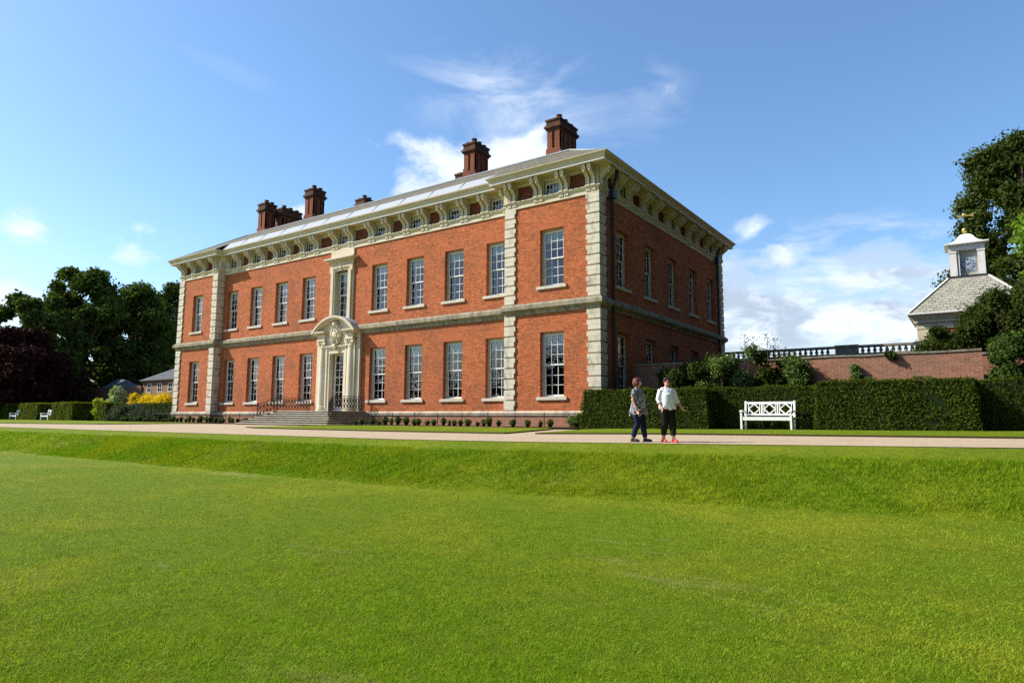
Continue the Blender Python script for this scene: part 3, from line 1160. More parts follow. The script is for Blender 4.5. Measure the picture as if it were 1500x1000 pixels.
def bracket_mesh():
    mb = MB()
    w = 0.19
    zb, zt = 11.17, ZS-0.03
    front = []                       # S-curved front edge, bottom to top: (distance from wall, z)
    N = 14
    for i in range(N+1):
        t = i/N
        z = zb+(zt-0.12-zb)*t
        if t < 0.42:
            d = 0.11+0.015*t
        else:
            u = (t-0.42)/0.58
            d = 0.117+0.43*(u*u*(3-2*u))**0.85
        front.append((d, z))
    prof = [(-0.0, zb)]+[(-d, z) for d, z in front]+[(-0.55, zt-0.06), (-0.56, zt), (0.0, zt)]
    mb.prism(prof, 'x', -w/2, w/2)
    # raised fillets on the front edges and the volutes on both cheeks
    for s in (-1, 1):
        for (d0, z0), (d1, z1) in zip(front, front[1:]):
            x0, x1 = sorted((s*(w/2-0.035), s*w/2))
            mb.add([(x0, -d0+0.002, z0), (x1, -d0+0.002, z0), (x1, -d1+0.002, z1), (x0, -d1+0.002, z1),
                    (x0, -d0-0.022, z0), (x1, -d0-0.022, z0), (x1, -d1-0.022, z1), (x0, -d1-0.022, z1)],
                   [(4, 5, 6, 7), (0, 4, 7, 3), (1, 2, 6, 5), (0, 1, 5, 4), (3, 7, 6, 2)])
        cx = s*(w/2+0.012)
        for cy, cz, r in ((-0.44, zt-0.17, 0.085), (-0.09, zb+0.10, 0.05)):
            ring = [(cx, cy+r*math.cos(2*math.pi*k/10), cz+r*math.sin(2*math.pi*k/10)) for k in range(10)]
            inn = [(s*(w/2-0.02), y, z) for _, y, z in ring]
            mb.add(ring+inn, [tuple(range(10)) if s > 0 else tuple(range(9, -1, -1))]+[(i, (i+1) % 10, (i+1) % 10+10, i+10) for i in range(10)])
    # belly leaf, cap block and foot
    mb.ball((0, -0.42, zt-0.25), 0.085, 0.10, 0.10, 8)
    mb.box(-w/2-0.025, w/2+0.025, -0.60, 0.0, zt, zt+0.045)
    mb.box(-w/2-0.02, w/2+0.02, -0.16, 0.0, zb-0.02, zb+0.045)
    for k in range(3):
        mb.box(-0.10+0.075*k, -0.05+0.075*k, -0.085, 0.0, 10.93, 11.06)
    mb.box(-0.125, 0.125, -0.055, 0.0, 10.90, 10.93)
    return mb.mesh('bracket', 'attic_stone')


brm = bracket_mesh()
for x, y in pairs_front:
    for s in (-0.145, 0.145):
        b = link('bracket', brm, house)
        b.location = (x+s, y, 0)
for y in pairs_side:
    for s in (-0.145, 0.145):
        b = link('bracket', brm, house)
        b.location = (0, y+s, 0)
        b.rotation_euler = (0, 0, rad(90))
b = link('bracket', brm, house)
b.location = (0, DD+0.3, 0)
# ---- roof: hipped stone slate with a lead gutter over the middle bays
TT = 0.573
ZE = ZS+0.33
IN = 4.15
roof = MB()
ex0, ex1, ey0, ey1 = XL-0.78, XR+0.78, -0.78, YB+0.78
rz = ZE+TT*IN
a0, a1, c0, c1 = ex0+IN, ex1-IN, ey0+IN, ey1-IN


def rp(x, y):
    return (x, y, ZE+TT*(min(y-ey0, 1e9)))


xa, xb = XA+0.78, XB-0.78          # the front slope is cut back between the end bays
ym = 0.30
fr = [(ex0, ey0, ZE), (xa, ey0, ZE), rp(xa, ym), rp(xb, ym), (xb, ey0, ZE), (ex1, ey0, ZE), (a1, c0, rz), (a0, c0, rz)]
roof.add(fr, [tuple(range(8))])
roof.add([(ex1, ey0, ZE), (ex1, ey1, ZE), (a1, c1, rz), (a1, c0, rz)], [(0, 1, 2, 3)])
roof.add([(ex1, ey1, ZE), (ex0, ey1, ZE), (a0, c1, rz), (a1, c1, rz)], [(0, 1, 2, 3)])
roof.add([(ex0, ey1, ZE), (ex0, ey0, ZE), (a0, c0, rz), (a0, c1, rz)], [(0, 1, 2, 3)])
roof.add([(a0, c0, rz-0.02), (a1, c0, rz-0.02), (a1, c1, rz-0.02), (a0, c1, rz-0.02)], [(0, 1, 2, 3)])
roof_o = roof.build('roof', 'stone_slate', house)
lead = MB()
yl0 = DD-0.80
zl1 = ZE+TT*(ym-ey0)+0.012
lead.add([(xa-0.1, yl0, ZE+0.02), (xb+0.1, yl0, ZE+0.02), (xb+0.1, ym+0.02, zl1), (xa-0.1, ym+0.02, zl1)], [(0, 1, 2, 3)])
lead.add([(xa-0.1, yl0, ZE+0.02), (xb+0.1, yl0, ZE+0.02), (xb+0.1, yl0, ZE-0.05), (xa-0.1, yl0, ZE-0.05)], [(3, 2, 1, 0)])
for x in frange(xa, xb, 11):
    lead.bar((x, yl0+0.02, ZE+0.035), (x, ym, zl1+0.012), 0.05, 0.03)
lead.build('lead_gutter', 'roof_lead', roof_o)
rid = MB()
for p, q in (((a0, c0), (a1, c0)), ((a1, c0), (a1, c1)), ((a0, c0), (a0, c1))):
    rid.bar((*p, rz+0.01), (*q, rz+0.01), 0.20, 0.07)
for p, q in (((ex1-0.1, ey0+0.1), (a1, c0)), ((ex0+0.1, ey0+0.1), (a0, c0)), ((ex1-0.1, ey1-0.1), (a1, c1))):
    rid.bar((*p, ZE+0.0), (*q, rz+0.02), 0.16, 0.05)
rid.build('lead_ridge', 'roof_lead', roof_o)


def chimney(x0, x1, y0, y1, zb, zc, zt, slots=1, side_slots=3):
    """slotted brick stack with corbelled sooty cap and short pots"""
    c = MB()
    zs0, zs1 = zb+0.50, zc-0.10
    c.box(x0-0.05, x1+0.05, y0-0.05, y1+0.05, zb-1.5, zs0)
    d = 0.15
    c.box(x0+d, x1-d, y0+d, y1-d, zs0, zc)
    # piers between the slots, front/back and sides

    def piers(a, b, n):
        g = 0.15
        w = ((b-a)-g*n)/(n+1)
        return [(a+i*(w+g), a+i*(w+g)+w) for i in range(n+1)]
    for a, b in piers(x0, x1, slots):
        c.box(a, b, y0, y0+d+0.01, zs0, zs1)
        c.box(a, b, y1-d-0.01, y1, zs0, zs1)
    for a, b in piers(y0, y1, side_slots):
        c.box(x0, x0+d+0.01, max(a, y0+0.003), min(b, y1-0.003), zs0, zs1-0.003)
        c.box(x1-d-0.01, x1, max(a, y0+0.003), min(b, y1-0.003), zs0, zs1-0.003)
    c.box(x0, x1, y0, y1, zs1, zc)
    o = c.build('chimney', 'brick_chimney', roof_o)
    k = MB()
    for i, (e, h0, h1) in enumerate(((0.06, 0.0, 0.09), (0.13, 0.09, 0.22), (0.05, 0.22, 0.34))):
        k.box(x0-e, x1+e, y0-e, y1+e, zc+h0, zc+h1)
    k.build('corbel', 'cap_soot', o)
    s = MB()
    h = zt-zc-0.34
    s.box(x0-0.03, x1+0.03, y0-0.03, y1+0.03, zc+0.34, zc+0.34+h*0.45)
    s.box(x0-0.08, x1+0.08, y0-0.08, y1+0.08, zc+0.34+h*0.45, zc+0.34+h*0.72)
    nx_, ny_ = slots+1, max(2, side_slots)
    for i in range(nx_):
        for j in range(ny_):
            px, py = x0+(x1-x0)*(i+0.5)/nx_, y0+(y1-y0)*(j+0.5)/ny_
            z = zc+0.34+h*0.70
            e_ = ((i*7+j*3) % 4)*0.05
            s.lathe(px, py, [(0.17, z-0.02), (0.19, z+0.03), (0.15, z+0.06+e_), (0.18, z+0.10+e_), (0.17, z+0.13+e_)], 8)
    s.build('pot_cap', 'cap_soot', o)
    fl = MB()
    fl.box(x0-0.10, x1+0.10, y0-0.09, y0-0.06, zb-0.5, zb+0.16)
    fl.box(x1+0.055, x1+0.075, y0-0.06, y1, zb-0.3, zb+0.3)
    fl.build('flashing', 'roof_lead', o)


CY = 3.42
chimney(-4.92, -4.12, CY, CY+1.85, rz-0.1, 16.30, 17.0, 1, 3)
chimney(-10.86, -10.05, CY, CY+1.35, rz-0.1, 16.35, 17.08, 1, 3)
chimney(-25.99, -25.10, CY, CY+1.05, rz-0.1, 16.50, 17.28, 1, 2)
chimney(-31.77, -30.90, CY, CY+0.95, rz-0.1, 16.48, 17.28, 1, 2)
chimney(-31.40, -30.55, CY+1.3, CY+3.1, rz-0.2, 16.35, 17.15, 1, 3)
chimney(-23.95, -23.05, 6.5, 7.4, rz-0.2, 16.25, 17.0, 1, 2)
chimney(-14.1, -13.3, 6.5, 7.6, rz-0.2, 16.10, 16.90, 1, 2)

# ---- downpipes on the shaded side
for y in (1.03, 16.46):
    pipe = MB()
    pipe.tube([(0.17, y, 0.1), (0.17, y, 11.2), (0.42, y, 11.75), (0.45, y, 12.09)], 0.075, 10)
    for z in (2.5, 4.9, 7.3, 9.7):
        pipe.lathe(0.17, y, [(0.10, z), (0.10, z+0.1)], 10)
    pipe.box(0.02, 0.34, y-0.16, y+0.16, 10.75, 11.15)
    pipe.build('downpipe', 'pipe_iron', house)

# ---- stone door surround with segmental hood and carved arms
ds = MB()
HW = 1.65
YF = 0.09
zb0, zcap0, zcap1, zent = 0.82, 4.72, 5.30, 5.66
ds.box(CX-1.95, CX-0.84, 0.32, DD+0.02, 0.80, zent)          # back pilaster strips
ds.box(CX+0.84, CX+1.95, 0.32, DD+0.02, 0.80, zent)
for s in (-1, 1):
    xa_, xb_ = sorted((CX+s*0.93, CX+s*HW))
    ds.box(xa_, xb_, 0.20, 0.34, 0.80, zent)                  # piers behind the columns
    xc = CX+s*1.28
    ds.lathe(xc, 0.36, [(0.40, 0.80), (0.40, 0.98), (0.36, 1.02), (0.37, 1.10), (0.315, 1.16), (0.305, 2.4), (0.29, 3.6), (0.262, 4.66), (0.29, 4.70), (0.29, 4.76), (0.265, 4.80),
                         (0.26, 4.9), (0.33, 5.0), (0.30, 5.06)], 24)
    # capital: volutes, abacus
    for q in (-1, 1):
        ds.add([], [])
        cx_ = xc+q*0.27
        ring = [(cx_+0.125*math.cos(2*math.pi*k/12), z_, 0) for k, z_ in ((k, 5.0+0.125*math.sin(2*math.pi*k/12)) for k in range(12))]
        vs = [(x_, 0.03, z_) for x_, z_, _ in ring]+[(x_, 0.60, z_) for x_, z_, _ in ring]
        ds.add(vs, [tuple(range(11, -1, -1)), tuple(range(12, 24))]+[(k, (k+1) % 12, (k+1) % 12+12, k+12) for k in range(12)])
    ds.box(xc-0.37, xc+0.37, 0.0, 0.62, 5.10, 5.22)
    ds.box(xc-0.34, xc+0.34, 0.05, 0.62, 5.22, 5.56)          # entablature block over each column
    ds.box(xc-0.40, xc+0.40, -0.02, 0.62, 5.56, 5.62)
    # inner architrave of the door
    xi, xj = sorted((CX+s*0.64, CX+s*0.90))
    ds.box(xi, xj, 0.235, DD+0.30, 0.80, 4.62)
    xi, xj = sorted((CX+s*0.82, CX+s*0.94))
    ds.box(xi, xj, 0.18, 0.32, 0.80, 4.70)
ds.box(CX-0.90, CX+0.90, 0.237, DD+0.30, 4.33, 4.62)
ds.box(CX-0.94, CX+0.94, 0.182, 0.40, 4.58, 4.72)
ds.box(CX-1.02, CX+1.02, 0.10, 0.40, 4.72, 4.80)              # small ledge over the door
ds.box(CX-0.95, CX+0.95, 0.222, DD, 4.80, 5.66)
ds.build('door_surround', 'door_stone', house, bevel=0.008)
hd = MB()
R0 = 1.95
rise = 0.96
Rr = (R0*R0+rise*rise)/(2*rise)
zc_ = 5.62+rise-Rr
th = math.asin(R0/Rr)


def arc(r, n=24, t=th):
    return [(CX+r*math.sin(-t+2*t*i/n), zc_+r*math.cos(-t+2*t*i/n)) for i in range(n+1)]


def arcband(mb, r0, r1, y0, y1):
    a_, b_ = arc(r0), arc(r1)
    n = len(a_)
    vs = [(x, y0, z) for x, z in a_]+[(x, y0, z) for x, z in b_]+[(x, y1, z) for x, z in a_]+[(x, y1, z) for x, z in b_]
    fs = []
    for i in range(n-1):
        fs += [(i, i+1, n+i+1, n+i), (2*n+i, 3*n+i, 3*n+i+1, 2*n+i+1), (n+i, n+i+1, 3*n+i+1, 3*n+i), (i, 2*n+i, 2*n+i+1, i+1)]
    fs += [(0, n, 3*n, 2*n), (n-1, 3*n-1, 4*n-1, 2*n-1)]
    mb.add(vs, fs)


arcband(hd, Rr-0.22, Rr-0.11, -0.10, DD+0.02)
arcband(hd, Rr-0.11, Rr, -0.21, DD+0.02)
# tympanum back
ar = arc(Rr-0.15)
hd.prism([(x, z) for x, z in ar], 'y', 0.19, DD)
for s in (-1, 1):
    x0_, x1_ = sorted((CX+s*0.80, CX+s*1.97))
    hd.box(x0_, x1_, -0.19, DD+0.01, 5.625, 5.70)
    hd.box(x0_+0.04, x1_-0.04, -0.12, DD+0.01, 5.56, 5.623)
hood_o = hd.build('door_hood', 'door_stone', house)
lc = MB()
arcband(lc, Rr+0.002, Rr+0.025, -0.19, DD+0.01)
lc.build('lead_cover', 'roof_lead', hood_o)

cr = MB()
ccx, cz, cy = CX, 5.45, 0.10
cr.ball((ccx, cy, cz), 0.30, 0.44, 0.14, 14)
rc = random.Random(4)
for i in range(26):
    a = 2*math.pi*i/26
    rr = 0.40+0.05*math.sin(3*a)
    x, z = ccx+rr*math.cos(a)*1.02, cz+0.05+rr*1.30*math.sin(a)
    cr.ball((x, cy+rc.uniform(-0.03, 0.06), z), rc.uniform(0.065, 0.115), None, 0.09, 8)
for i in range(22):
    cr.ball((ccx+rc.uniform(-0.34, 0.34), cy-0.12, cz+rc.uniform(-0.42, 0.48)), rc.uniform(0.03, 0.075), None, 0.05, 8)
for s in (-1, 1):
    pts = [(ccx+s*(0.30+0.16*math.sin(t*1.3)), cy+0.02, cz-0.35+t*0.28) for t in range(5)]
    cr.tube(pts, [0.05, 0.07, 0.075, 0.06, 0.04], 8)
    cr.tube([(ccx+s*0.1, cy+0.02, cz-0.55), (ccx+s*0.24, cy, cz-0.48), (ccx+s*0.36, cy, cz-0.3), (ccx+s*0.42, cy, cz-0.1)], [0.05, 0.07, 0.06, 0.04], 8)
cr.ball((ccx, cy, cz-0.62), 0.13, 0.2, 0.10, 8)
cr.ball((ccx, cy, cz-0.84), 0.09, 0.12, 0.08, 8)
cr.tube([(ccx, cy-0.02, cz+0.5), (ccx, cy-0.03, cz+0.72)], [0.16, 0.20], 10)
for k in range(5):
    cr.ball((ccx-0.18+0.09*k, cy-0.10+0.02*abs(k-2), cz+0.76), 0.045, 0.07, 0.045, 6)
cr.ball((ccx, cy, cz+0.92), 0.05, 0.12, 0.05, 6)
cr.build('carved_arms', 'door_stone', house, smooth=True)

# glazed door: eight rows of three panes
gd = MB()
dy = DD+0.16
gd.box(CX-0.64, CX-0.55, dy, dy+0.08, 0.85, 4.33)
gd.box(CX+0.55, CX+0.64, dy, dy+0.08, 0.85, 4.33)
gd.box(CX-0.55, CX+0.55, dy, dy+0.08, 4.24, 4.33)
gd.box(CX-0.55, CX+0.55, dy, dy+0.08, 0.85, 1.10)
for z in [1.10+i*(4.24-1.10)/7 for i in range(1, 7)]:
    t_ = 0.03 if abs(z-2.9) > 0.2 else 0.05
    gd.box(CX-0.55, CX+0.55, dy+0.015, dy+0.06, z-t_/2, z+t_/2)
for x in (-0.19, 0.19):
    gd.box(CX+x-0.016, CX+x+0.016, dy+0.012, dy+0.055, 1.10, 4.24)
door_o = gd.build('door', 'sash_paint', house)
g = MB()
g.add([(CX-0.55, dy+0.04, 1.1), (CX+0.55, dy+0.04, 1.1), (CX+0.55, dy+0.04, 4.24), (CX-0.55, dy+0.04, 4.24)], [(0, 1, 2, 3)])
g.build('glass', 'window_glass', door_o)

# stone window surround above the door
us = MB()
y0 = DD-0.13
for s in (-1, 1):
    a_, b_ = sorted((CX+s*0.60, CX+s*0.86))
    us.box(a_, b_, y0, DD+0.30, 6.2, 9.72)
    a_, b_ = sorted((CX+s*0.70, CX+s*0.92))
    us.box(a_, b_, y0-0.045, y0+0.05, 6.2, 9.78)
    a_, b_ = sorted((CX+s*0.86, CX+s*1.06))
    us.box(a_, b_, y0+0.06, DD+0.02, 6.2, 10.1)
    a_, b_ = sorted((CX+s*0.86, CX+s*1.05))
    us.box(a_, b_, y0-0.043, y0+0.06, 9.42, 9.82)            # ears of the architrave
    for k in range(4):
        us.ball((CX+s*(0.25+0.14*k), y0-0.05, 9.68+0.03*math.sin(k*2)), 0.055, None, 0.04, 8)
us.box(CX-0.86, CX+0.86, y0+0.002, DD+0.30, 9.50, 9.74)
us.box(CX-0.92, CX+0.92, y0-0.047, y0+0.05, 9.62, 9.82)
us.ball((CX, y0-0.06, 9.70), 0.10, 0.13, 0.06, 10)
us.box(CX-1.06, CX+1.06, y0+0.058, DD+0.02, 9.80, 10.16)
for e, za, zb_ in ((0.06, 10.10, 10.15), (0.16, 10.15, 10.20), (0.30, 10.20, 10.30)):
    us.box(CX-1.08-e, CX+1.08+e, y0-e, DD+0.01, za, zb_)
us.box(CX-1.05, CX+1.05, y0+0.04, DD+0.02, 10.30, 10.80)
us.build('window_surround', 'door_stone', house, bevel=0.006)
cw = make_window(1.20, UZ1-UZ0, 3, False, 'window', 3, 0.22, 0.08)
cw.location = (CX, DD, UZ0)
add_blind(cw, 1.20, UZ1-UZ0, 0.2)

# ------------------------------------------------------------------ entrance steps with iron railings
st = thing('entrance_steps', (CX, -1.8, 0.0), 'broad flight of worn stone steps spreading from the front door', 'steps')
NS = 7
for k in range(NS):
    t = k/(NS-1)
    hw = 4.05+(2.62-4.05)*t
    yf = -3.62+(-2.18+3.62)*t
    z1 = 0.82*(k+1)/NS
    z0 = 0.82*k/NS-0.02 if k else -0.1
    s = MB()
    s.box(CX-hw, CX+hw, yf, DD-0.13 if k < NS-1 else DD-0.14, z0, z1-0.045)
    so = s.build('step' if k < NS-1 else 'landing', 'riser_shade_stone', st)
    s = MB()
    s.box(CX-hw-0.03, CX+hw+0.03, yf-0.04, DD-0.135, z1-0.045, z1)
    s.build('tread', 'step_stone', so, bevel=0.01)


def railing(s, label):
    """wrought panel of scrolls: level beside the landing, then flaring down the steps"""
    x = CX+s*2.50
    pts = [Vector((x, 0.30, 0.82)), Vector((x, -2.0, 0.82)), Vector((x+s*0.30, -2.45, 0.60)), Vector((x+s*0.72, -2.85, 0.36))]
    r = thing('iron_railing', (x, -1.0, 0.82), label, 'railing', 'iron railings of the entrance steps')
    H = 0.84
    b = MB()
    for p, q in zip(pts, pts[1:]):
        b.bar(p+Vector((0, 0, H)), q+Vector((0, 0, H)), 0.05, 0.028)
        b.bar(p+Vector((0, 0, 0.09)), q+Vector((0, 0, 0.09)), 0.03, 0.02)
        b.bar(p+Vector((0, 0, H-0.1)), q+Vector((0, 0, H-0.1)), 0.02, 0.014)
    b.build('rail', 'iron_railing', r)
    sc = MB()
    for p, q in zip(pts, pts[1:]):
        L = (q-p).length
        n = max(1, round(L/0.20))
        for i in range(n):
            a_, c_ = p+(q-p)*(i/n), p+(q-p)*((i+1)/n)
            d = (c_-a_)
            # S-scroll pair in each bay
            for m in (0, 1):
                pp = []
                for j in range(13):
                    u = j/12
                    e = 0.5+0.42*math.sin(2*math.pi*u)*(1 if m else -1)
                    pp.append(a_+d*e+Vector((0, 0, 0.10+(H-0.20)*u)))
                sc.tube(pp, 0.015, 4)
            ctr = (a_+c_)/2
            for zz in (0.28, 0.58):
                rr = [ctr+d.normalized()*(0.06*math.cos(2*math.pi*k/8))+Vector((0, 0, zz+0.06*math.sin(2*math.pi*k/8))) for k in range(9)]
                sc.tube(rr, 0.014, 4, False)
            sc.bar(a_, a_+Vector((0, 0, H)), 0.016)
    sc.build('scrollwork', 'iron_railing', r)
    for p in (pts[0], pts[1], pts[3]):
        po = MB()
        po.bar(p-Vector((0, 0, 0.03)), p+Vector((0, 0, H+0.02)), 0.04)
        po.ball(p+Vector((0, 0, H+0.05)), 0.035, seg=8)
        po.build('post', 'iron_railing', r)


railing(-1, 'scrolled dark iron railing on the far side of the entrance steps, flaring down them')
railing(1, 'scrolled dark iron railing on the near side of the entrance steps, before the door column')


def low_rail(x0, x1, y, label):
    r = thing('low_rail_fence', ((x0+x1)/2, y, 0.0), label, 'fence', 'low iron rails along the foot of the house')
    b = MB()
    b.tube([(x0, y, 0.66), (x1, y, 0.66)], 0.016, 6)
    b.build('rail', 'iron', r)
    n = max(2, round((x1-x0)/1.55))
    for i in range(n+1):
        x = x0+(x1-x0)*i/n
        p = MB()
        p.tube([(x, y, -0.02), (x, y, 0.70)], 0.018, 6)
        p.ball((x, y, 0.71), 0.028, seg=6)
        p.build('post', 'iron', r)


low_rail(-13.4, -0.7, -1.05, 'thin black iron rail between the steps and the clipped hedge')
low_rail(-37.2, -22.6, -1.05, 'thin black iron rail beyond the steps, by the far end of the house')

# ------------------------------------------------------------------ clipped hedges
def hedge(name, boxes, label, cat, leaf='leaf_hedge', core='hedge_core', dens=420, size=0.034, seed=1, wob=0.05, group=None, topw=0.10):
    """boxes of clipped foliage (x0,x1,y0,y1,h): dark core plus a skin of small leaves, sides leaning in a little"""
    rng = np.random.default_rng(seed)
    x0 = min(b[0] for b in boxes)
    x1 = max(b[1] for b in boxes)
    y0 = min(b[2] for b in boxes)
    r = thing(name, ((x0+x1)/2, y0, zT((x0+x1)/2, y0)), label, cat, group)
    core_b = MB()
    P, N = [], []
    for (a, b, c, d, h) in boxes:
        za = zT((a+b)/2, (c+d)/2)
        i = 0.06
        t = topw
        core_b.add([(a+i, c+i, za-0.1), (b-i, c+i, za-0.1), (b-i, d-i, za-0.1), (a+i, d-i, za-0.1),
                    (a+i+t, c+i+t, za+h-i), (b-i-t, c+i+t, za+h-i), (b-i-t, d-i-t, za+h-i), (a+i+t, d-i-t, za+h-i)],
                   [(0, 3, 2, 1), (4, 5, 6, 7), (0, 1, 5, 4), (1, 2, 6, 5), (2, 3, 7, 6), (3, 0, 4, 7)])

        def lump(px, py, pz):
            return wob*(np.sin(px*3.1+pz*2.3+seed)*np.sin(py*2.7+pz*3.3)+0.6*np.sin(px*7.3+py*6.1+pz*5.9))
        for (L, Wd, kind) in ((b-a, h, 'f'), (b-a, h, 'k'), (d-c, h, 'l'), (d-c, h, 'r'), (b-a, d-c, 't')):
            n = int(L*Wd*dens)
            u, v = rng.uniform(0, 1, n), rng.uniform(0, 1, n)
            if kind == 't':
                px, py = a+t+(b-a-2*t)*u, c+t+(d-c-2*t)*v
                pz = za+h+np.zeros(n)
                nn = np.tile((0, 0, 1.0), (n, 1))
            else:
                pz = za+h*v
                lean = t*v
                if kind in 'fk':
                    px = a+lean+(b-a-2*lean)*u
                    py = (c+lean) if kind == 'f' else (d-lean)
                    nn = np.tile((0, -1.0 if kind == 'f' else 1.0, 0.1), (n, 1))
                else:
                    py = c+lean+(d-c-2*lean)*u
                    px = (a+lean) if kind == 'l' else (b-lean)
                    nn = np.tile((-1.0 if kind == 'l' else 1.0, 0, 0.1), (n, 1))
                px, py = px+np.zeros(n), py+np.zeros(n)
            p = np.stack([px, py, pz], 1)
            off = lump(px, py, pz)+rng.normal(0, 0.022, n)-0.02
            # a few sprigs stand out
            off += (rng.uniform(0, 1, n) < 0.02)*rng.uniform(0.02, 0.07, n)
            P.append(p+nn*off[:, None])
            N.append(nn)
    core_b.build('core', core, r)
    P, N = np.concatenate(P), np.concatenate(N)
    v, q = leaf_cards(rng, P, N, size, 0.75, 0.62)
    link('foliage', np_mesh('foliage', v, q, leaf), r)
    return r


HG = 'clipped yew hedge blocks along the terrace'
hedge('clipped_hedge', [(0.05, 5.45, -2.0, 0.1, 1.62)], 'long clipped green hedge block at the near corner of the house, behind the two walkers', 'hedge', dens=620, seed=2, group=HG)
hedge('clipped_hedge', [(5.2, 9.3, -0.85, 0.3, 1.62)], 'set back clipped hedge directly behind the near white bench', 'hedge', dens=520, seed=3, group=HG, topw=0.06)
hedge('clipped_hedge', [(9.05, 13.65, -2.0, 0.1, 1.68)], 'broad clipped hedge block beside the near white bench, under the brick garden wall', 'hedge', dens=620, seed=4, group=HG)
hedge('clipped_hedge', [(13.4, 17.8, -0.85, 0.3, 1.66)], 'set back clipped hedge at the edge of the picture, half in shadow', 'hedge', dens=420, seed=5, group=HG, topw=0.06)
hedge('clipped_hedge', [(-58.65, -54.0, 0.0, 1.85, 1.72)], 'far clipped hedge block between a white bench and the golden climber', 'hedge', leaf='leaf_hedge_backlit', dens=150, size=0.07, seed=6, group=HG)
hedge('clipped_hedge', [(-66.7, -61.9, 0.0, 1.85, 1.70)], 'far clipped hedge block between two small white benches', 'hedge', leaf='leaf_hedge_backlit', dens=130, size=0.075, seed=7, group=HG)
hedge('clipped_hedge', [(-75.0, -69.8, 0.0, 1.85, 1.68)], 'farthest clipped hedge block, cut by the edge of the picture', 'hedge', leaf='leaf_hedge_backlit', dens=110, size=0.08, seed=8, group=HG)
hedge('clipped_hedge', [(-49.3, -47.45, 0.0, 1.75, 1.62)], 'short narrow clipped hedge block beside the grey leaved bush', 'hedge', leaf='leaf_hedge_backlit', dens=170, size=0.07, seed=9, group=HG)
hedge('clipped_hedge', [(-76, -53.9, 1.9, 2.7, 1.66)], 'thin clipped hedge closing the back of the far bench recesses', 'hedge', dens=60, size=0.09, seed=10, group=HG, topw=0.04)
hedge('clipped_hedge', [(-50.5, -37.2, 3.4, 4.4, 1.62)], 'shaded clipped hedge under the yellow bush, running up to the house', 'hedge', dens=110, size=0.07, seed=11, group=HG)

# ------------------------------------------------------------------ white garden benches


def make_bench(loc, label):
    """slatted seat, back of three framed diamonds, arms; front towards -Y"""
    r = thing('garden_bench', loc, label, 'bench', 'white benches in the hedge recesses')
    w = 0.89
    mk = dict(parent=r, world=False, bevel=0.006)
    for x in (-w+0.04, w-0.04):
        a = MB()
        a.box(x-0.035, x+0.035, -0.30, -0.23, 0, 0.66)
        a.build('leg', 'bench_paint', **mk)
        b = MB()
        b.add([(x-0.035, 0.25, 0), (x+0.035, 0.25, 0), (x+0.035, 0.32, 0), (x-0.035, 0.32, 0), (x-0.035, 0.25, 0.45), (x+0.035, 0.25, 0.45), (x+0.035, 0.32, 0.45), (x-0.035, 0.32, 0.45),
               (x-0.035, 0.35, 1.03), (x+0.035, 0.35, 1.03), (x+0.035, 0.41, 1.03), (x-0.035, 0.41, 1.03)],
              [(0, 3, 2, 1), (0, 1, 5, 4), (1, 2, 6, 5), (2, 3, 7, 6), (3, 0, 4, 7), (4, 5, 9, 8), (5, 6, 10, 9), (6, 7, 11, 10), (7, 4, 8, 11), (8, 9, 10, 11)])
        b.build('leg', 'bench_paint', **mk)
        c = MB()
        c.prism([(-0.34, 0.62), (-0.34, 0.66), (-0.25, 0.69), (0.30, 0.665), (0.30, 0.62)], 'x', x-0.045, x+0.045)
        c.box(x-0.02, x+0.02, -0.23, 0.25, 0.34, 0.40)
        c.box(x-0.02, x+0.02, -0.23, 0.25, 0.10, 0.14)
        c.build('armrest', 'bench_paint', **mk)
    s = MB()
    for k in range(6):
        y = -0.29+0.095*k
        s.box(-w+0.02, w-0.02, y, y+0.082, 0.425, 0.45)
    s.box(-w+0.075, w-0.075, -0.285, -0.245, 0.32, 0.424)
    s.build('seat', 'bench_paint', **mk)
    bk_ = MB()

    def by(z):
        return 0.27+(z-0.45)*0.17
    bk_.bar((-w+0.07, by(0.96)+0.02, 0.955), (w-0.07, by(0.96)+0.02, 0.955), 0.045, 0.085)
    bk_.bar((-w+0.07, by(0.54)+0.02, 0.535), (w-0.07, by(0.54)+0.02, 0.535), 0.04, 0.06)
    pw = (2*w-0.14)/3
    for i in range(3):
        x0 = -w+0.07+pw*i
        cx_ = x0+pw/2
        g_ = 0.05 if i in (0, 2) else 0.05
        l_, r_ = x0+0.075, x0+pw-0.075
        for x in (l_, r_):
            bk_.bar((x, by(0.56)+0.02, 0.55), (x, by(0.92)+0.02, 0.925), 0.026)
        if i < 2:
            bk_.bar((x0+pw, by(0.56)+0.02, 0.55), (x0+pw, by(0.92)+0.02, 0.925), 0.05, 0.03)
        zm = 0.737
        for (xa_, za), (xb_, zb_) in (((l_, zm), (cx_, 0.92)), ((cx_, 0.92), (r_, zm)), ((r_, zm), (cx_, 0.555)), ((cx_, 0.555), (l_, zm))):
            bk_.bar((xa_, by(za)+0.02, za), (xb_, by(zb_)+0.02, zb_), 0.03, 0.04)
    bk_.build('backrest', 'bench_paint', **mk)
    return r


bench = make_bench((7.42, -1.42, zT(7.42, -1.42)+0.06), 'white wooden bench with three diamonds in its back, near the two walkers')
BENCH = [(-60.2, 0.35, 'small far white bench seen end on, nearer the house'), (-68.2, 0.35, 'farthest white bench seen end on, at the left edge'),
         (15.82, -1.42, 'white bench cut off by the right edge of the picture')]
for x, y, lb in BENCH:
    c = copy_tree(bench)
    c.location = (x, y, zT(x, y)+0.06)
    c['label'] = lb

# ------------------------------------------------------------------ leafy things


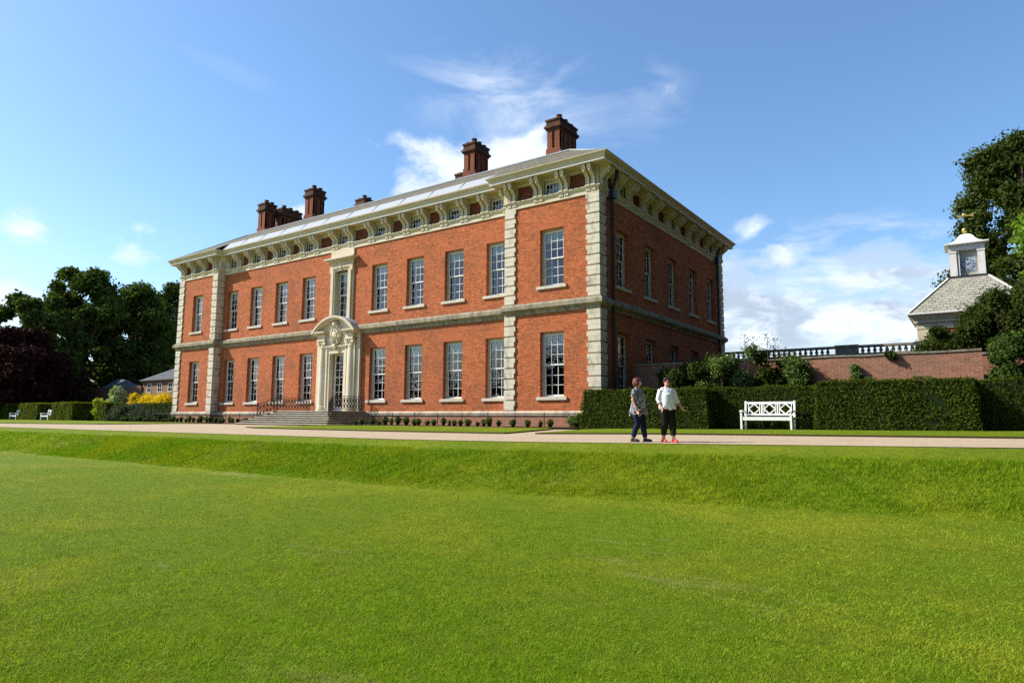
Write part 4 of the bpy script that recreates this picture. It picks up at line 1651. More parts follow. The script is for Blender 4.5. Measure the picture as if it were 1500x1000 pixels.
def clumps(rng, lobes, n, leaf, mat, name, parent, size, shell=0.35, jitter=0.9, squash=1.0, world=True, inner=0.0):
    """leaves through the outer part of many overlapping lobes (cx,cy,cz,r)"""
    w = np.array([l[3]**2 for l in lobes])
    w = w/w.sum()
    cnt = rng.multinomial(n, w)
    P, N = [], []
    for (cx, cy, cz, r), k in zip(lobes, cnt):
        d = rng.normal(0, 1, (k, 3))
        d /= np.linalg.norm(d, axis=1, keepdims=True)
        rr = r*(1-shell*rng.uniform(0, 1, k)**1.6)*(1+0.20*np.sin(d[:, 0]*5+cx)*np.sin(d[:, 1]*4+cz)+0.16*np.sin(d[:, 0]*11+cy)*np.sin(d[:, 2]*10+cx)+rng.normal(0, 0.11, k))
        p = d*rr[:, None]
        p[:, 2] *= squash
        P.append(p+np.array((cx, cy, cz)))
        dd = d.copy()
        dd[:, 2] += 0.35
        N.append(dd)
    P, N = np.concatenate(P), np.concatenate(N)
    v, q = leaf_cards(rng, P, N, size, jitter)
    if inner:
        # larger sprays deep inside, so that little light passes through the middle
        P = []
        for (cx, cy, cz, r), k in zip(lobes, (cnt*inner).astype(int)+3):
            d = rng.normal(0, 1, (k, 3))
            d /= np.linalg.norm(d, axis=1, keepdims=True)
            p = d*(r*0.72*rng.uniform(0, 1, k)**0.4)[:, None]
            p[:, 2] *= squash
            P.append(p+np.array((cx, cy, cz)))
        P = np.concatenate(P)
        v2, q2 = leaf_cards(rng, P, rng.normal(0, 1, P.shape), size*2.3, 0.5, 0.8)
        q = np.concatenate([q, q2+len(v)])
        v = np.concatenate([v, v2])
    return link(name, np_mesh(name, v, q, mat), parent, world=world)


def tree(name, base, H, R, lobes_n, leaves, mat, label, cat='tree', seed=0, crown_lo=0.25, size=0.22, lobe_r=(0.17, 0.30), shape='round', lean=(0, 0), group=None, squash=0.85, core=True):
    rng = np.random.default_rng(seed)
    x, y = base
    z = zT(x, y)
    r = thing(name, (x, y, z), label, cat, group)
    lobes = []
    ch = H*(1-crown_lo)
    tries = 0
    while len(lobes) < lobes_n and tries < 5000:
        tries += 1
        u = rng.uniform(0, 1)
        a = rng.uniform(0, 2*math.pi)
        if shape == 'round':
            env = math.sqrt(max(0, 1-(2*u-0.85)**2/1.35))
        elif shape == 'tall':
            env = (0.45+0.75*u)*(1-u)**0.45*1.25
        else:
            env = 1-0.55*u
        lr = H*rng.uniform(*lobe_r)*0.5*(1.1-0.35*u)
        rad_ = max(0, R*env-lr*0.7)*math.sqrt(rng.uniform(0.25, 1))
        lz = z+H*crown_lo+u*ch
        lz = min(lz, z+H-lr*squash)
        lobes.append((x+lean[0]*u+rad_*math.cos(a), y+lean[1]*u+rad_*math.sin(a), lz, lr))
    tr = MB()
    tw = max(0.12, H*0.028)
    tr.tube([(x, y, z-0.2), (x, y, z+0.3), (x+0.02*H*lean[0]/max(1, R), y, z+H*0.35), (x+lean[0]*0.5, y+lean[1]*0.5, z+H*0.75)], [tw*1.5, tw*1.1, tw*0.8, tw*0.25], 9)
    for (cx, cy, cz, lr) in lobes[::max(1, len(lobes)//14)]:
        h0 = z+H*rng.uniform(0.2, 0.5)
        tr.tube([(x, y, h0), ((x+cx)/2, (y+cy)/2, (h0+cz)/2+0.3), (cx, cy, cz)], [tw*0.45, tw*0.3, tw*0.1], 6)
    tr.build('trunk', 'bark', r)
    cr_ = clumps(rng, lobes, leaves, mat, mat, 'crown', r, size, squash=squash, inner=0.16 if core else 0)
    return r


# ---- trees beyond the far hedges
TG = 'tall trees beyond the far end of the house'
FAR = [((-87.6, 13.3), 20.8, 9.0, 60, 30000, 'leaf_oak', 'broad dark oak with the highest crown behind the far hedges', 21),
       ((-84.5, 5.5), 16.4, 7.0, 44, 20000, 'leaf_oak', 'lower dark oak sloping down towards the left edge of the picture', 22),
       ((-88.0, 21.0), 20.3, 5.6, 44, 20000, 'leaf_oak', 'dark oak between the highest crown and the far end of the house', 23),
       ((-97.5, 31.0), 23.2, 6.2, 44, 18000, 'leaf_beech', 'greyer loose tree standing directly against the far end of the house', 24),
       ((-96.0, 4.0), 13.5, 7.0, 34, 12000, 'leaf_oak', 'dark oak low at the left edge, behind the maroon tree', 26),
       ((-77.5, 20.5), 11.0, 4.6, 30, 11000, 'leaf_oak', 'small dark tree low behind the slate roofed outbuilding', 25)]
for b_, H, R, ln, lv, mt, lb, sd_ in FAR:
    tree('oak_tree' if mt == 'leaf_oak' else 'beech_tree', b_, H, R, ln, lv, mt, lb, seed=sd_, size=0.25, crown_lo=0.10, group=TG, lobe_r=(0.12, 0.24))
tree('copper_beech', (-76.6, 2.9), 10.4, 6.8, 90, 46000, 'leaf_copper', 'wide maroon leaved tree behind the farthest hedge blocks', seed=31, size=0.20, crown_lo=-0.05, lobe_r=(0.22, 0.36))
for b_, H, R, lb, sd_ in (((-79.5, 8.3), 8.0, 3.2, 'almost black evergreen beside the maroon tree', 32), ((-82.0, 19.5), 9.0, 4.2, 'almost black evergreen behind the far brick wall', 35),
                          ((-96.0, -4.0), 8.5, 5.5, 'almost black evergreen at the left edge behind the maroon tree', 36),
                          ((-93.0, 23.5), 9.5, 6.0, 'almost black evergreen low under the tallest oak', 37), ((-97.0, 20.5), 9.0, 6.0, 'almost black evergreen low to the left under the tallest oak', 39), ((-101.0, 17.0), 9.5, 6.5, 'almost black evergreen far back between the oak trunks', 38)):
    tree('yew_tree', b_, H, R, 34, 13000, 'leaf_yew', lb, seed=sd_, size=0.2, crown_lo=0.0, group='dark evergreens behind the far hedges', lobe_r=(0.25, 0.42))

# ---- trees by the pavilion
tree('beech_tree', (18.2, 48.0), 26.4, 7.4, 78, 60000, 'leaf_beech', 'tall dark tree rising behind the white clock turret', seed=41, size=0.17, crown_lo=0.10, lobe_r=(0.10, 0.20))
tree('sycamore_tree', (18.9, 29.6), 15.9, 2.6, 24, 9000, 'leaf_bright', 'bright green tree at the right edge of the picture', seed=42, size=0.17, crown_lo=0.35, lobe_r=(0.12, 0.22))


def bush(name, lobes, leaves, mat, label, cat='shrub', seed=0, size=0.06, group=None, stems=True, core=True, squash=1.0, shell=0.45):
    rng = np.random.default_rng(seed)
    x = sum(l[0] for l in lobes)/len(lobes)
    y = sum(l[1] for l in lobes)/len(lobes)
    z = zT(x, y)
    r = thing(name, (x, y, z), label, cat, group)
    f = clumps(rng, lobes, leaves, mat, mat, 'foliage', r, size, shell=shell, squash=squash, inner=0.14 if core else 0)
    s = MB()
    for l in lobes if stems else []:
        s.tube([(x+(l[0]-x)*0.3, y+(l[1]-y)*0.3, z-0.1), (l[0], l[1], l[2])], [0.035, 0.015], 5)
    if stems:
        s.build('stem', 'bark', r)
    return r


rl = random.Random(8)


def lobes_in(x0, x1, y0, y1, zf, n, r0, r1):
    out = []
    for i in range(n):
        x = x0+(x1-x0)*rl.random()
        y = y0+(y1-y0)*rl.random()
        r = rl.uniform(r0, r1)
        zt = zf((x-x0)/(x1-x0))-r
        out.append((x, y, max(0.25, zt*rl.uniform(0.35, 1.0)), r))
    return out


bush('garden_shrub', lobes_in(4.2, 6.2, 1.0, 2.6, lambda t: 2.35+1.35*min(1, t*1.5), 26, 0.32, 0.55), 9000, 'leaf_shrub',
     'leafy pale green shrub beside the shaded end wall, over the hedge', seed=51, size=0.055)
bush('garden_shrub', lobes_in(6.1, 7.3, 1.9, 2.9, lambda t: 3.45-0.15*t, 16, 0.30, 0.5), 5000, 'leaf_yew', 'dark green shrub in the middle of the row against the brick wall', seed=52, size=0.055)
bush('garden_shrub', lobes_in(7.2, 8.0, 1.9, 2.8, lambda t: 3.3-0.25*t, 14, 0.28, 0.45), 4600, 'leaf_shrub', 'mid green shrub at the end of the row, against the lit brick wall', seed=53, size=0.05)
bush('climbing_rose', [(9.78, 2.82, 2.2, 0.22), (9.74, 2.84, 2.5, 0.17), (9.82, 2.84, 1.9, 0.28), (10.2, 2.82, 1.95, 0.2), (10.5, 2.84, 1.8, 0.22)], 1500, 'leaf_shrub',
     'small climber clinging to the brick wall above the broad hedge', 'climber', seed=54, size=0.045)
bush('wall_fern', [(10.95, 2.93, 2.98, 0.16), (11.05, 2.92, 2.9, 0.15)], 420, 'leaf_yew', 'tuft of weeds growing from the brick wall top', 'plant', seed=55, size=0.05, core=False, stems=False)
bush('garden_shrub', [(14.25+0.42*i+rl.uniform(-.12, .12), rl.uniform(2.2, 3.2), z+0.09*i+rl.uniform(-.12, .12), rl.uniform(0.3, 0.46)) for i in range(8) for z in (1.5, 2.1, 2.7, 3.05)], 15000, 'leaf_laurel', 'leafy shrub hiding the wall corner at the right edge', seed=56, size=0.06)
for k, (x, h) in enumerate(((5.85, 4.0), (6.2, 3.85), (6.75, 4.0), (7.05, 3.75))):
    sh = thing('young_shoot', (x, 1.6, 2.8), ['wispy shoot with dark leaves against the sky, leftmost of the four', 'thin bare shoot above the pale green shrub, second of the four',
               'thin leafy shoot above the dark shrub, third of the four', 'short shoot above the shrubs, rightmost of the four'][k], 'shoot', 'shoots above the shrubs by the wall')
    m = MB()
    m.tube([(x, 1.6, 2.7), (x+0.04, 1.6, (2.7+h)/2), (x+0.02, 1.58, h)], [0.012, 0.009, 0.005], 5)
    m.build('stem', 'bark', sh)
    rg = np.random.default_rng(60+k)
    n = 46
    pos = np.stack([x+rg.normal(0, 0.10, n), 1.6+rg.normal(0, 0.08, n), rg.uniform(3.2, h, n)], 1)
    v, q = leaf_cards(rg, pos, np.tile((0, -0.4, 0.7), (n, 1)), 0.042)
    link('leaves', np_mesh('leaves', v, q, 'leaf_yew'), sh)
bush('shaded_shrub', [(2.3+0.42*i+rl.uniform(-.15, .15), rl.uniform(1.3, 2.3), z+0.10*i+rl.uniform(-.15, .15), rl.uniform(0.34, 0.5)) for i in range(7) for z in (0.7, 1.4, 1.9, 2.25)], 14000, 'leaf_yew', 'dark shrub in deep shade between the end wall and the near hedge', seed=59, size=0.055)
# ivy by the near corner of the house
bush('corner_climber', lobes_in(-1.0, 0.0, -1.4, -0.35, lambda t: 0.7+0.8*t*t, 14, 0.16, 0.30), 2600, 'leaf_shrub', 'loose green shrub against the brick corner, left of the near hedge', 'shrub', seed=57, size=0.045)
# the dark yew over the garden wall
yl = []
for i in range(125):
    t_ = rl.random()
    x_ = 11.7+7.6*t_
    top = 4.5+5.9*t_**0.85+0.45*math.sin(x_*2.7)
    r_ = rl.uniform(0.35, 0.85)
    yl.append((x_+rl.uniform(-0.3, 0.3), 16.4+rl.uniform(-1.6, 1.4), 3.6+(top-r_-3.6)*rl.random()**0.55, r_))
bush('yew_tree', yl, 100000, 'leaf_yew', 'dark bushy yew in front of the pavilion roof', 'tree', seed=58, size=0.062, shell=0.75)

# ---- planting at the far end of the house
bush('grey_bush', lobes_in(-45.8, -40.2, -0.4, 1.8, lambda t: 1.75*(1-abs(t-0.35)*0.75), 30, 0.45, 0.75), 9000, 'leaf_grey', 'rounded grey green bush beside the far end of the house', seed=61, size=0.07)
bush('golden_climber', lobes_in(-51.6, -50.2, 0.7, 1.6, lambda t: 2.2-0.4*t, 12, 0.25, 0.42), 2600, 'leaf_lime', 'tall lime yellow plant between two far hedge blocks', seed=62, size=0.09)
bush('variegated_shrub', [(-61.6+dx, 7.0+dy, z, 0.55) for dx, dy, z in ((-0.3, 0, 1.0), (0.2, 0.2, 1.2), (0.3, 0, 1.6), (-0.3, 0, 2.0), (0.3, 0, 2.3), (0.3, 0.2, 2.8), (0.0, 0.1, 3.1), (-0.3, 0.1, 2.8))], 3200, 'leaf_cream',
     'cream and green shrub against the far brick wall', seed=63, size=0.13)
bush('yellow_bush', [(-55.0+0.66*i, 6.8, z, 0.62) for i in range(8) for z in (1.3, 2.0+0.2*math.sin(i*1.3))], 5200, 'leaf_yellow', 'bright yellow bush beside the far end of the house', seed=64, size=0.075)
bush('yellow_bush', [(-57.4, 7.0, 2.2, 0.55), (-56.8, 7.0, 1.6, 0.5), (-57.8, 7.0, 1.5, 0.5), (-57.2, 6.9, 2.5, 0.4)], 1500, 'leaf_yellow', 'small yellow bush beside the cream and green shrub', seed=65, size=0.075)

# ---- low box plants in the beds


def box_plant(seed, r, h):
    rng = np.random.default_rng(seed)
    t = thing('box_plant', (0, 0, 0), 'low dark green box plant in the bed along the house', 'plant', 'low box plants along the foot of the house')
    lb = [(rng.normal(0, r*0.3), rng.normal(0, r*0.3), h*0.35+h*0.4*rng.random(), r*0.62) for _ in range(5)]
    clumps(rng, lb, 420, 'leaf_box', 'leaf_box', 'foliage', t, 0.035, shell=0.6, world=False)
    c = MB()
    c.ball((0, 0, h*0.4), r*0.6, h*0.42, seg=8)
    c.build('core', 'hedge_core', t, world=False)
    return t


bp = [box_plant(70, 0.24, 0.52), box_plant(71, 0.20, 0.40), box_plant(72, 0.22, 0.62)]
rp_ = random.Random(3)
spots = []
x = -13.6
while x < -1.2:
    if rp_.random() < 0.88:
        spots.append((x+rp_.uniform(-0.06, 0.06), -1.95+rp_.uniform(-0.12, 0.1)))
    x += rp_.choice((0.36, 0.40, 0.45, 0.58))
x = -40.5
while x < -22.6:
    spots.append((x+rp_.uniform(-0.05, 0.05), -1.75+rp_.uniform(-0.1, 0.1)))
    x += 0.52
for i, (x, y) in enumerate(spots):
    o = bp[i] if i < 3 else copy_tree(bp[rp_.randrange(3)])
    s = rp_.uniform(0.62, 0.98)
    o.location = (x, y, zT(x, y)+0.07)
    o.scale = (s, s, s*rp_.uniform(0.85, 1.1))
    o.rotation_euler = (0, 0, rp_.uniform(0, 6.28))
    o['label'] = 'low green box plant in the near bed, between the steps and the hedge' if x > -20 else 'low green box plant in the far bed, beyond the steps'
    o['group'] = 'low box plants in the near bed' if x > -20 else 'low box plants in the far bed'

# ------------------------------------------------------------------ garden walls, balustrade, pavilion, outbuildings
def brick_wall(name, p, q, z0, z1, th, label, mat='brick_garden', coping='coping_stone'):
    r = thing(name, (*p, z0), label, 'wall')
    p, q = Vector((*p, 0)), Vector((*q, 0))
    d = (q-p).normalized()
    n = Vector((-d.y, d.x, 0))
    L = (q-p).length
    rw = random.Random(int(L*10))
    k = max(2, int(L/1.2))
    m, c = MB(), MB()
    tops = [z1+rw.uniform(-0.035, 0.035) for _ in range(k+1)]
    for i in range(k):
        a, b = p+d*(L*i/k), p+d*(L*(i+1)/k)
        for mb, lo, ex in ((m, None, 0.0), (c, 1, 0.04)):
            za, zb = tops[i], tops[i+1]
            l0 = (z0, z0) if lo is None else (za, zb)
            h0 = (za, zb) if lo is None else (za+0.07, zb+0.07)
            f, g = n*(-ex), n*(th+ex)
            mb.add([a+f+Vector((0, 0, l0[0])), b+f+Vector((0, 0, l0[1])), b+g+Vector((0, 0, l0[1])), a+g+Vector((0, 0, l0[0])),
                    a+f+Vector((0, 0, h0[0])), b+f+Vector((0, 0, h0[1])), b+g+Vector((0, 0, h0[1])), a+g+Vector((0, 0, h0[0]))],
                   [(0, 3, 2, 1), (4, 5, 6, 7), (0, 1, 5, 4), (2, 3, 7, 6)]+([(3, 0, 4, 7)] if i == 0 else [])+([(1, 2, 6, 5)] if i == k-1 else []))
    m.build('brickwork', mat, r)
    c.build('coping', coping, r)
    return r


brick_wall('garden_wall', (0.3, 3.0), (13.86, 3.0), -0.1, 2.98, 0.45, 'old weathered red brick garden wall above the near hedges')
brick_wall('garden_wall', (13.3, 4.0), (40.0, 4.0), -0.1, 2.95, 0.45, 'set back length of brick wall behind the shrub at the right edge')
brick_wall('garden_wall', (-82.0, 12.4), (-67.6, 12.4), 0.0, 4.0, 0.45, 'distant brick garden wall behind the grey and yellow bushes')

bal = thing('stone_balustrade', (5.0, 20.0, 3.4), 'grey stone balustrade with openings running from the house towards the pavilion', 'balustrade')
bb_ = MB()
bb_.box(-4, 11.3, 20.0, 20.5, 0, 4.58)
bb_.build('retaining_wall', 'coping_stone', bal)
br = MB()
br.box(-4, 11.3, 19.98, 20.42, 5.02, 5.16)
br.box(-4, 11.3, 20.02, 20.42, 4.583, 4.66)
br.build('rail', 'coping_stone', bal)
for a_, b_ in ((-4.0, -1.2), (6.45, 7.75), (10.85, 11.35)):
    m = MB()
    m.box(a_, b_, 20.0, 20.44, 4.662, 5.018)
    m.box(a_-0.03, b_+0.03, 19.95, 20.48, 5.165, 5.21)
    m.build('pier', 'coping_stone', bal)
bm_ = MB()
bm_.lathe(0, 0, [(0.10, 4.662), (0.10, 4.69), (0.05, 4.71), (0.115, 4.79), (0.105, 4.85), (0.05, 4.96), (0.09, 5.0), (0.09, 5.018)], 10)
bme = bm_.mesh('baluster', 'coping_stone', True)
x = -1.05
while x < 10.7:
    if not 6.3 < x < 7.9:
        o = link('baluster', bme, bal)
        o.location = (x, 20.22, 0)
    x += 0.335

# pavilion with its clock turret
PC = Vector((13.75, 27.45, 0))
pv = thing('clock_pavilion', tuple(PC), 'square garden pavilion with hipped slate roof and white clock turret', 'pavilion')
he = 3.45
w_ = MB()
hw_ = 3.0
w_.box(PC.x-hw_+0.35, PC.x+hw_-0.35, PC.y-hw_+0.05, PC.y+hw_, 0, 6.55)
w_.build('wall', 'brick', pv)
q_ = MB()
for sx in (-1, 1):
    a_, b_ = sorted((PC.x+sx*hw_, PC.x+sx*(hw_-0.75)))
    q_.box(a_, b_, PC.y-hw_, PC.y-hw_+0.8, 0, 6.45)
    q_.box(a_-0.02, b_+0.02, PC.y+hw_-0.8, PC.y+hw_+0.01, 0, 6.45)
q_.box(PC.x-hw_-0.03, PC.x+hw_+0.03, PC.y-hw_-0.03, PC.y+hw_+0.03, 6.45, 6.85)
q_.box(PC.x-hw_-0.15, PC.x+hw_+0.15, PC.y-hw_-0.15, PC.y+hw_+0.15, 6.85, 7.0)
q_.add([(PC.x+sx*(hw_+0.16), PC.y+sy*(hw_+0.16), 7.0) for sx, sy in ((-1, -1), (1, -1), (1, 1), (-1, 1))]
       + [(PC.x+sx*(he-0.06), PC.y+sy*(he-0.06), 7.36) for sx, sy in ((-1, -1), (1, -1), (1, 1), (-1, 1))],
       [(0, 1, 5, 4), (1, 2, 6, 5), (2, 3, 7, 6), (3, 0, 4, 7), (0, 3, 2, 1), (4, 5, 6, 7)])
q_.build('stone_trim', 'door_stone', pv)
rf = MB()
ht = 1.12
rf.add([(PC.x+sx*he, PC.y+sy*he, 7.44) for sx, sy in ((-1, -1), (1, -1), (1, 1), (-1, 1))]+[(PC.x+sx*ht, PC.y+sy*ht, 9.95) for sx, sy in ((-1, -1), (1, -1), (1, 1), (-1, 1))],
       [(0, 1, 5, 4), (1, 2, 6, 5), (2, 3, 7, 6), (3, 0, 4, 7), (4, 5, 6, 7)])
rf.box(PC.x-he-0.02, PC.x+he+0.02, PC.y-he-0.02, PC.y+he+0.02, 7.362, 7.44)
rfo = rf.build('roof', 'pavilion_slate', pv)
hp = MB()
for sx, sy in ((-1, -1), (1, -1), (1, 1), (-1, 1)):
    hp.bar((PC.x+sx*he, PC.y+sy*he, 7.47), (PC.x+sx*ht, PC.y+sy*ht, 9.98), 0.16, 0.06)
hp.bar((PC.x-he-0.04, PC.y-he-0.05, 7.42), (PC.x+he+0.04, PC.y-he-0.05, 7.42), 0.10, 0.11)
hp.build('lead_hip', 'cupola_lead', rfo)
t_ = MB()
hc = 0.98
t_.box(PC.x-1.10, PC.x+1.10, PC.y-1.10, PC.y+1.10, 9.90, 10.10)
to = t_.build('turret_base', 'pipe_iron', pv)
t_ = MB()
for sx in (-1, 1):
    for sy in (-1, 1):
        a_, b_ = sorted((PC.x+sx*hc, PC.x+sx*(hc-0.40)))
        c_, d_ = sorted((PC.y+sy*hc, PC.y+sy*(hc-0.40)))
        t_.box(a_, b_, c_, d_, 10.10, 11.86)
        t_.box(a_-0.03, b_+0.03, c_-0.03, d_+0.03, 11.70, 11.80)
for sx in (-1,):
    t_.box(PC.x-0.52, PC.x-0.42, PC.y-hc+0.06, PC.y-hc+0.25, 10.10, 11.86)
t_.box(PC.x-hc-0.02, PC.x+hc+0.02, PC.y-hc-0.02, PC.y+hc+0.02, 11.86, 12.18)
for e, za, zb_ in ((0.12, 12.18, 12.24), (0.26, 12.24, 12.33)):
    t_.box(PC.x-hc-e, PC.x+hc+e, PC.y-hc-e, PC.y+hc+e, za, zb_)
# ogee lead cap, square in plan
prof = [(1.22, 12.332), (0.95, 12.40), (0.72, 12.52), (0.55, 12.70), (0.42, 12.92), (0.28, 13.06), (0.10, 13.14)]
vs = [(PC.x+sx*r_, PC.y+sy*r_, z_) for r_, z_ in prof for sx, sy in ((-1, -1), (1, -1), (1, 1), (-1, 1))]
fs = [(4*i+k, 4*i+(k+1) % 4, 4*i+4+(k+1) % 4, 4*i+4+k) for i in range(len(prof)-1) for k in range(4)]+[tuple(range(4*len(prof)-4, 4*len(prof)))]
t_.add(vs, fs)
for i in range(-2, 3):
    t_.add([], [])
t_.build('turret', 'cupola_lead', pv)
t_ = MB()
t_.box(PC.x-0.57, PC.x+0.57, PC.y-0.70, PC.y+0.70, 10.101, 11.858)
t_.build('louvre', 'louvre_stone', pv)
ck = MB()
cyk = PC.y-0.72
zc = 10.90
ck.lathe(0, 0, [(0.02, 0)], 4) if False else None
disc = [(PC.x+0.43*math.cos(2*math.pi*k/32), cyk-0.03, zc+0.43*math.sin(2*math.pi*k/32)) for k in range(32)]
ck.add(disc+[(x_, cyk+0.03, z_) for x_, _, z_ in disc], [tuple(range(32))]+[(k, (k+1) % 32, (k+1) % 32+32, k+32) for k in range(32)])
ck.box(PC.x-0.47, PC.x+0.47, cyk-0.012, cyk+0.03, zc-0.47, zc+0.47)
ck.box(PC.x-0.02, PC.x+0.02, cyk-0.01, cyk+0.02, zc-0.6, zc-0.47)
cko = ck.build('clock_face', 'clock_face', pv)
hn = MB()
NUM = ['XII', 'I', 'II', 'III', 'IIII', 'V', 'VI', 'VII', 'VIII', 'IX', 'X', 'XI']
for k, s_ in enumerate(NUM):
    a_ = -2*math.pi*k/12
    R_ = Matrix.Rotation(-a_, 3, 'Y')
    wd = {'I': 0.028, 'V': 0.06, 'X': 0.06}
    tw_ = sum(wd[c] for c in s_)
    x_ = -tw_/2
    for c in s_:
        segs = {'I': [((0, -.055), (0, .055))], 'V': [((-.022, .055), (0, -.055)), ((.022, .055), (0, -.055))], 'X': [((-.022, .055), (.022, -.055)), ((.022, .055), (-.022, -.055))]}[c]
        xm = x_+wd[c]/2
        for (p0, q0), (p1, q1) in segs:
            A = R_ @ Vector((xm+p0, 0, 0.345+q0))
            B = R_ @ Vector((xm+p1, 0, 0.345+q1))
            hn.bar((PC.x+A.x, cyk-0.034, zc+A.z), (PC.x+B.x, cyk-0.034, zc+B.z), 0.018, 0.018)
        x_ += wd[c]
for ang, ln_, wd_ in ((rad(62), 0.20, 0.035), (rad(-50), 0.30, 0.025)):
    d_ = Vector((math.sin(ang), 0, math.cos(ang)))
    hn.bar((PC.x-d_.x*0.06, cyk-0.042, zc-d_.z*0.06), (PC.x+d_.x*ln_, cyk-0.042, zc+d_.z*ln_), wd_, 0.015)
hn.build('hands_and_numerals', 'clock_ink', cko)
wv = MB()
wv.tube([(PC.x, PC.y, 13.1), (PC.x, PC.y, 14.9)], 0.025, 6)
wv.build('vane_rod', 'iron', pv)
wv = MB()
wv.ball((PC.x, PC.y, 13.40), 0.19, seg=18)
wv.build('gilt_ball', 'gold', pv, smooth=True)
wv = MB()
wv.prism([(PC.x-0.42, 14.42), (PC.x-0.20, 14.52), (PC.x-0.18, 14.46), (PC.x+0.32, 14.46), (PC.x+0.62, 14.62), (PC.x+0.52, 14.42), (PC.x+0.60, 14.28), (PC.x+0.30, 14.38), (PC.x-0.18, 14.38), (PC.x-0.20, 14.31)], 'y', PC.y-0.02, PC.y+0.02)
wv.ball((PC.x+0.06, PC.y, 14.52), 0.15, 0.08, 0.03, 8)
wv.build('weather_vane', 'gold', pv)

# outbuilding with slate roof at the far end
ob = thing('outbuilding', (-59.0, 16.0, 0), 'brick outbuilding with hipped blue slate roof behind the yellow bush', 'outbuilding')
m = MB()
ox0, ox1, oy0, oy1 = -67.5, -50.0, 12.6, 20.6
m.box(ox0, ox1, oy0, oy1, 0, 4.75)
m.build('wall', 'brick_garden', ob)
m = MB()
m.box(ox0-0.03, ox1+0.03, oy0-0.03, oy1, 2.75, 2.9)
m.build('string_course', 'coping_stone', ob)
m = MB()
e_ = 0.35
rzb = 7.3
m.add([(ox0-e_, oy0-e_, 4.7), (ox1+e_, oy0-e_, 4.7), (ox1+e_, oy1+e_, 4.7), (ox0-e_, oy1+e_, 4.7), (ox0+5.0, (oy0+oy1)/2, rzb), (ox1-3.5, (oy0+oy1)/2, rzb),
       (ox0-e_, oy0-e_, 4.62), (ox1+e_, oy0-e_, 4.62), (ox1+e_, oy1+e_, 4.62), (ox0-e_, oy1+e_, 4.62)],
      [(0, 1, 5, 4), (1, 2, 5), (2, 3, 4, 5), (3, 0, 4), (6, 7, 1, 0), (7, 8, 2, 1), (8, 9, 3, 2), (9, 6, 0, 3), (9, 8, 7, 6)])
m.build('roof', 'blue_slate', ob)
for x in (-66.0, -63.6, -61.2, -58.8, -56.4, -54.0):
    f = MB()
    f.box(x-0.5, x-0.42, oy0-0.04, oy0+0.02, 3.25, 4.3)
    f.box(x+0.42, x+0.5, oy0-0.04, oy0+0.02, 3.25, 4.3)
    f.box(x-0.42, x+0.42, oy0-0.04, oy0+0.02, 4.22, 4.3)
    f.box(x-0.42, x+0.42, oy0-0.05, oy0+0.02, 3.25, 3.33)
    f.box(x-0.02, x+0.02, oy0-0.035, oy0-0.005, 3.33, 4.22)
    f.box(x-0.42, x+0.42, oy0-0.034, oy0-0.006, 3.76, 3.80)
    w0 = f.build('window', 'sash_paint', ob)
    f = MB()
    f.box(x-0.42, x+0.42, oy0-0.012, oy0+0.001, 3.33, 4.22)
    f.build('pane', 'lens_dark', w0)
gh = thing('garden_house', (-77.5, 15.0, 0), 'small brick garden house with grey hipped roof at the end of the far wall', 'outbuilding')
m = MB()
m.box(-80.2, -75.0, 13.2, 17.0, 0, 3.9)
m.build('wall', 'brick_garden', gh)
m = MB()
m.add([(-80.4, 13.0, 3.88), (-74.8, 13.0, 3.88), (-74.8, 17.2, 3.88), (-80.4, 17.2, 3.88), (-79.6, 15, 5.4), (-77.2, 15, 5.2)], [(0, 1, 5, 4), (1, 2, 5), (2, 3, 4, 5), (3, 0, 4), (3, 2, 1, 0)])
m.build('roof', 'blue_slate', gh)

# the wood on the other side of the lawn, behind the camera: the lower windows mirror it
rng = np.random.default_rng(99)
lb = []
for i in range(170):
    x = -260+300*i/170+rng.uniform(-3, 3)
    hh = 11+4.0*math.sin(x*0.07)+2.5*math.sin(x*0.23+1)
    for z in (0.25, 0.6, 0.86):
        lb.append((x+rng.uniform(-2, 2), -118+rng.uniform(-6, 6), hh*z+rng.uniform(-1, 1), 3.6*rng.uniform(0.7, 1.2)))
c = MB()
for l in lb:
    c.ball(l[:3], l[3]*0.72, seg=8)
wd = c.build('far_wood', 'crown_core')
tag(wd, 'belt of dark trees across the lawn, mirrored in the lower windows', 'wood', kind='stuff')
lb2 = []  # unseen tree belt, added to keep sky light off the end wall
for i in range(84):
    y_ = -62+120*i/84
    for z_ in (3, 7, 11, 15, 19, 23, 27):
        lb2.append((25.5+0.14*max(0, y_)+rng.uniform(-1.5, 1.5), y_+rng.uniform(-1.5, 1.5), z_+rng.uniform(-1, 1), rng.uniform(2.6, 4.0)))
lb2 = [(l[0]+(4 if l[1] < -6 else 0), *l[1:]) for l in lb2]
c = MB()
for l in lb2:
    c.ball(l[:3], l[3], seg=8)
tag(c.build('added_shade_belt', 'crown_core'), 'unseen belt of dark tree shapes added to shade the end wall of the house', 'wood', kind='stuff')
clumps(rng, lb, 26000, 'leaf_oak', 'leaf_oak', 'far_wood_leaves', wd, 0.55, world=False)

# ------------------------------------------------------------------ the two walkers


def remesh(o, voxel, smooth=3):
    m = o.modifiers.new('remesh', 'REMESH')
    m.mode = 'VOXEL'
    m.voxel_size = voxel
    m.use_smooth_shade = True
    s = o.modifiers.new('smooth', 'SMOOTH')
    s.factor = 0.5
    s.iterations = smooth
    return o


def rotz(p, c, a):
    x, y = p[0]-c[0], p[1]-c[1]
    return (c[0]+x*math.cos(a)-y*math.sin(a), c[1]+x*math.sin(a)+y*math.cos(a), p[2])


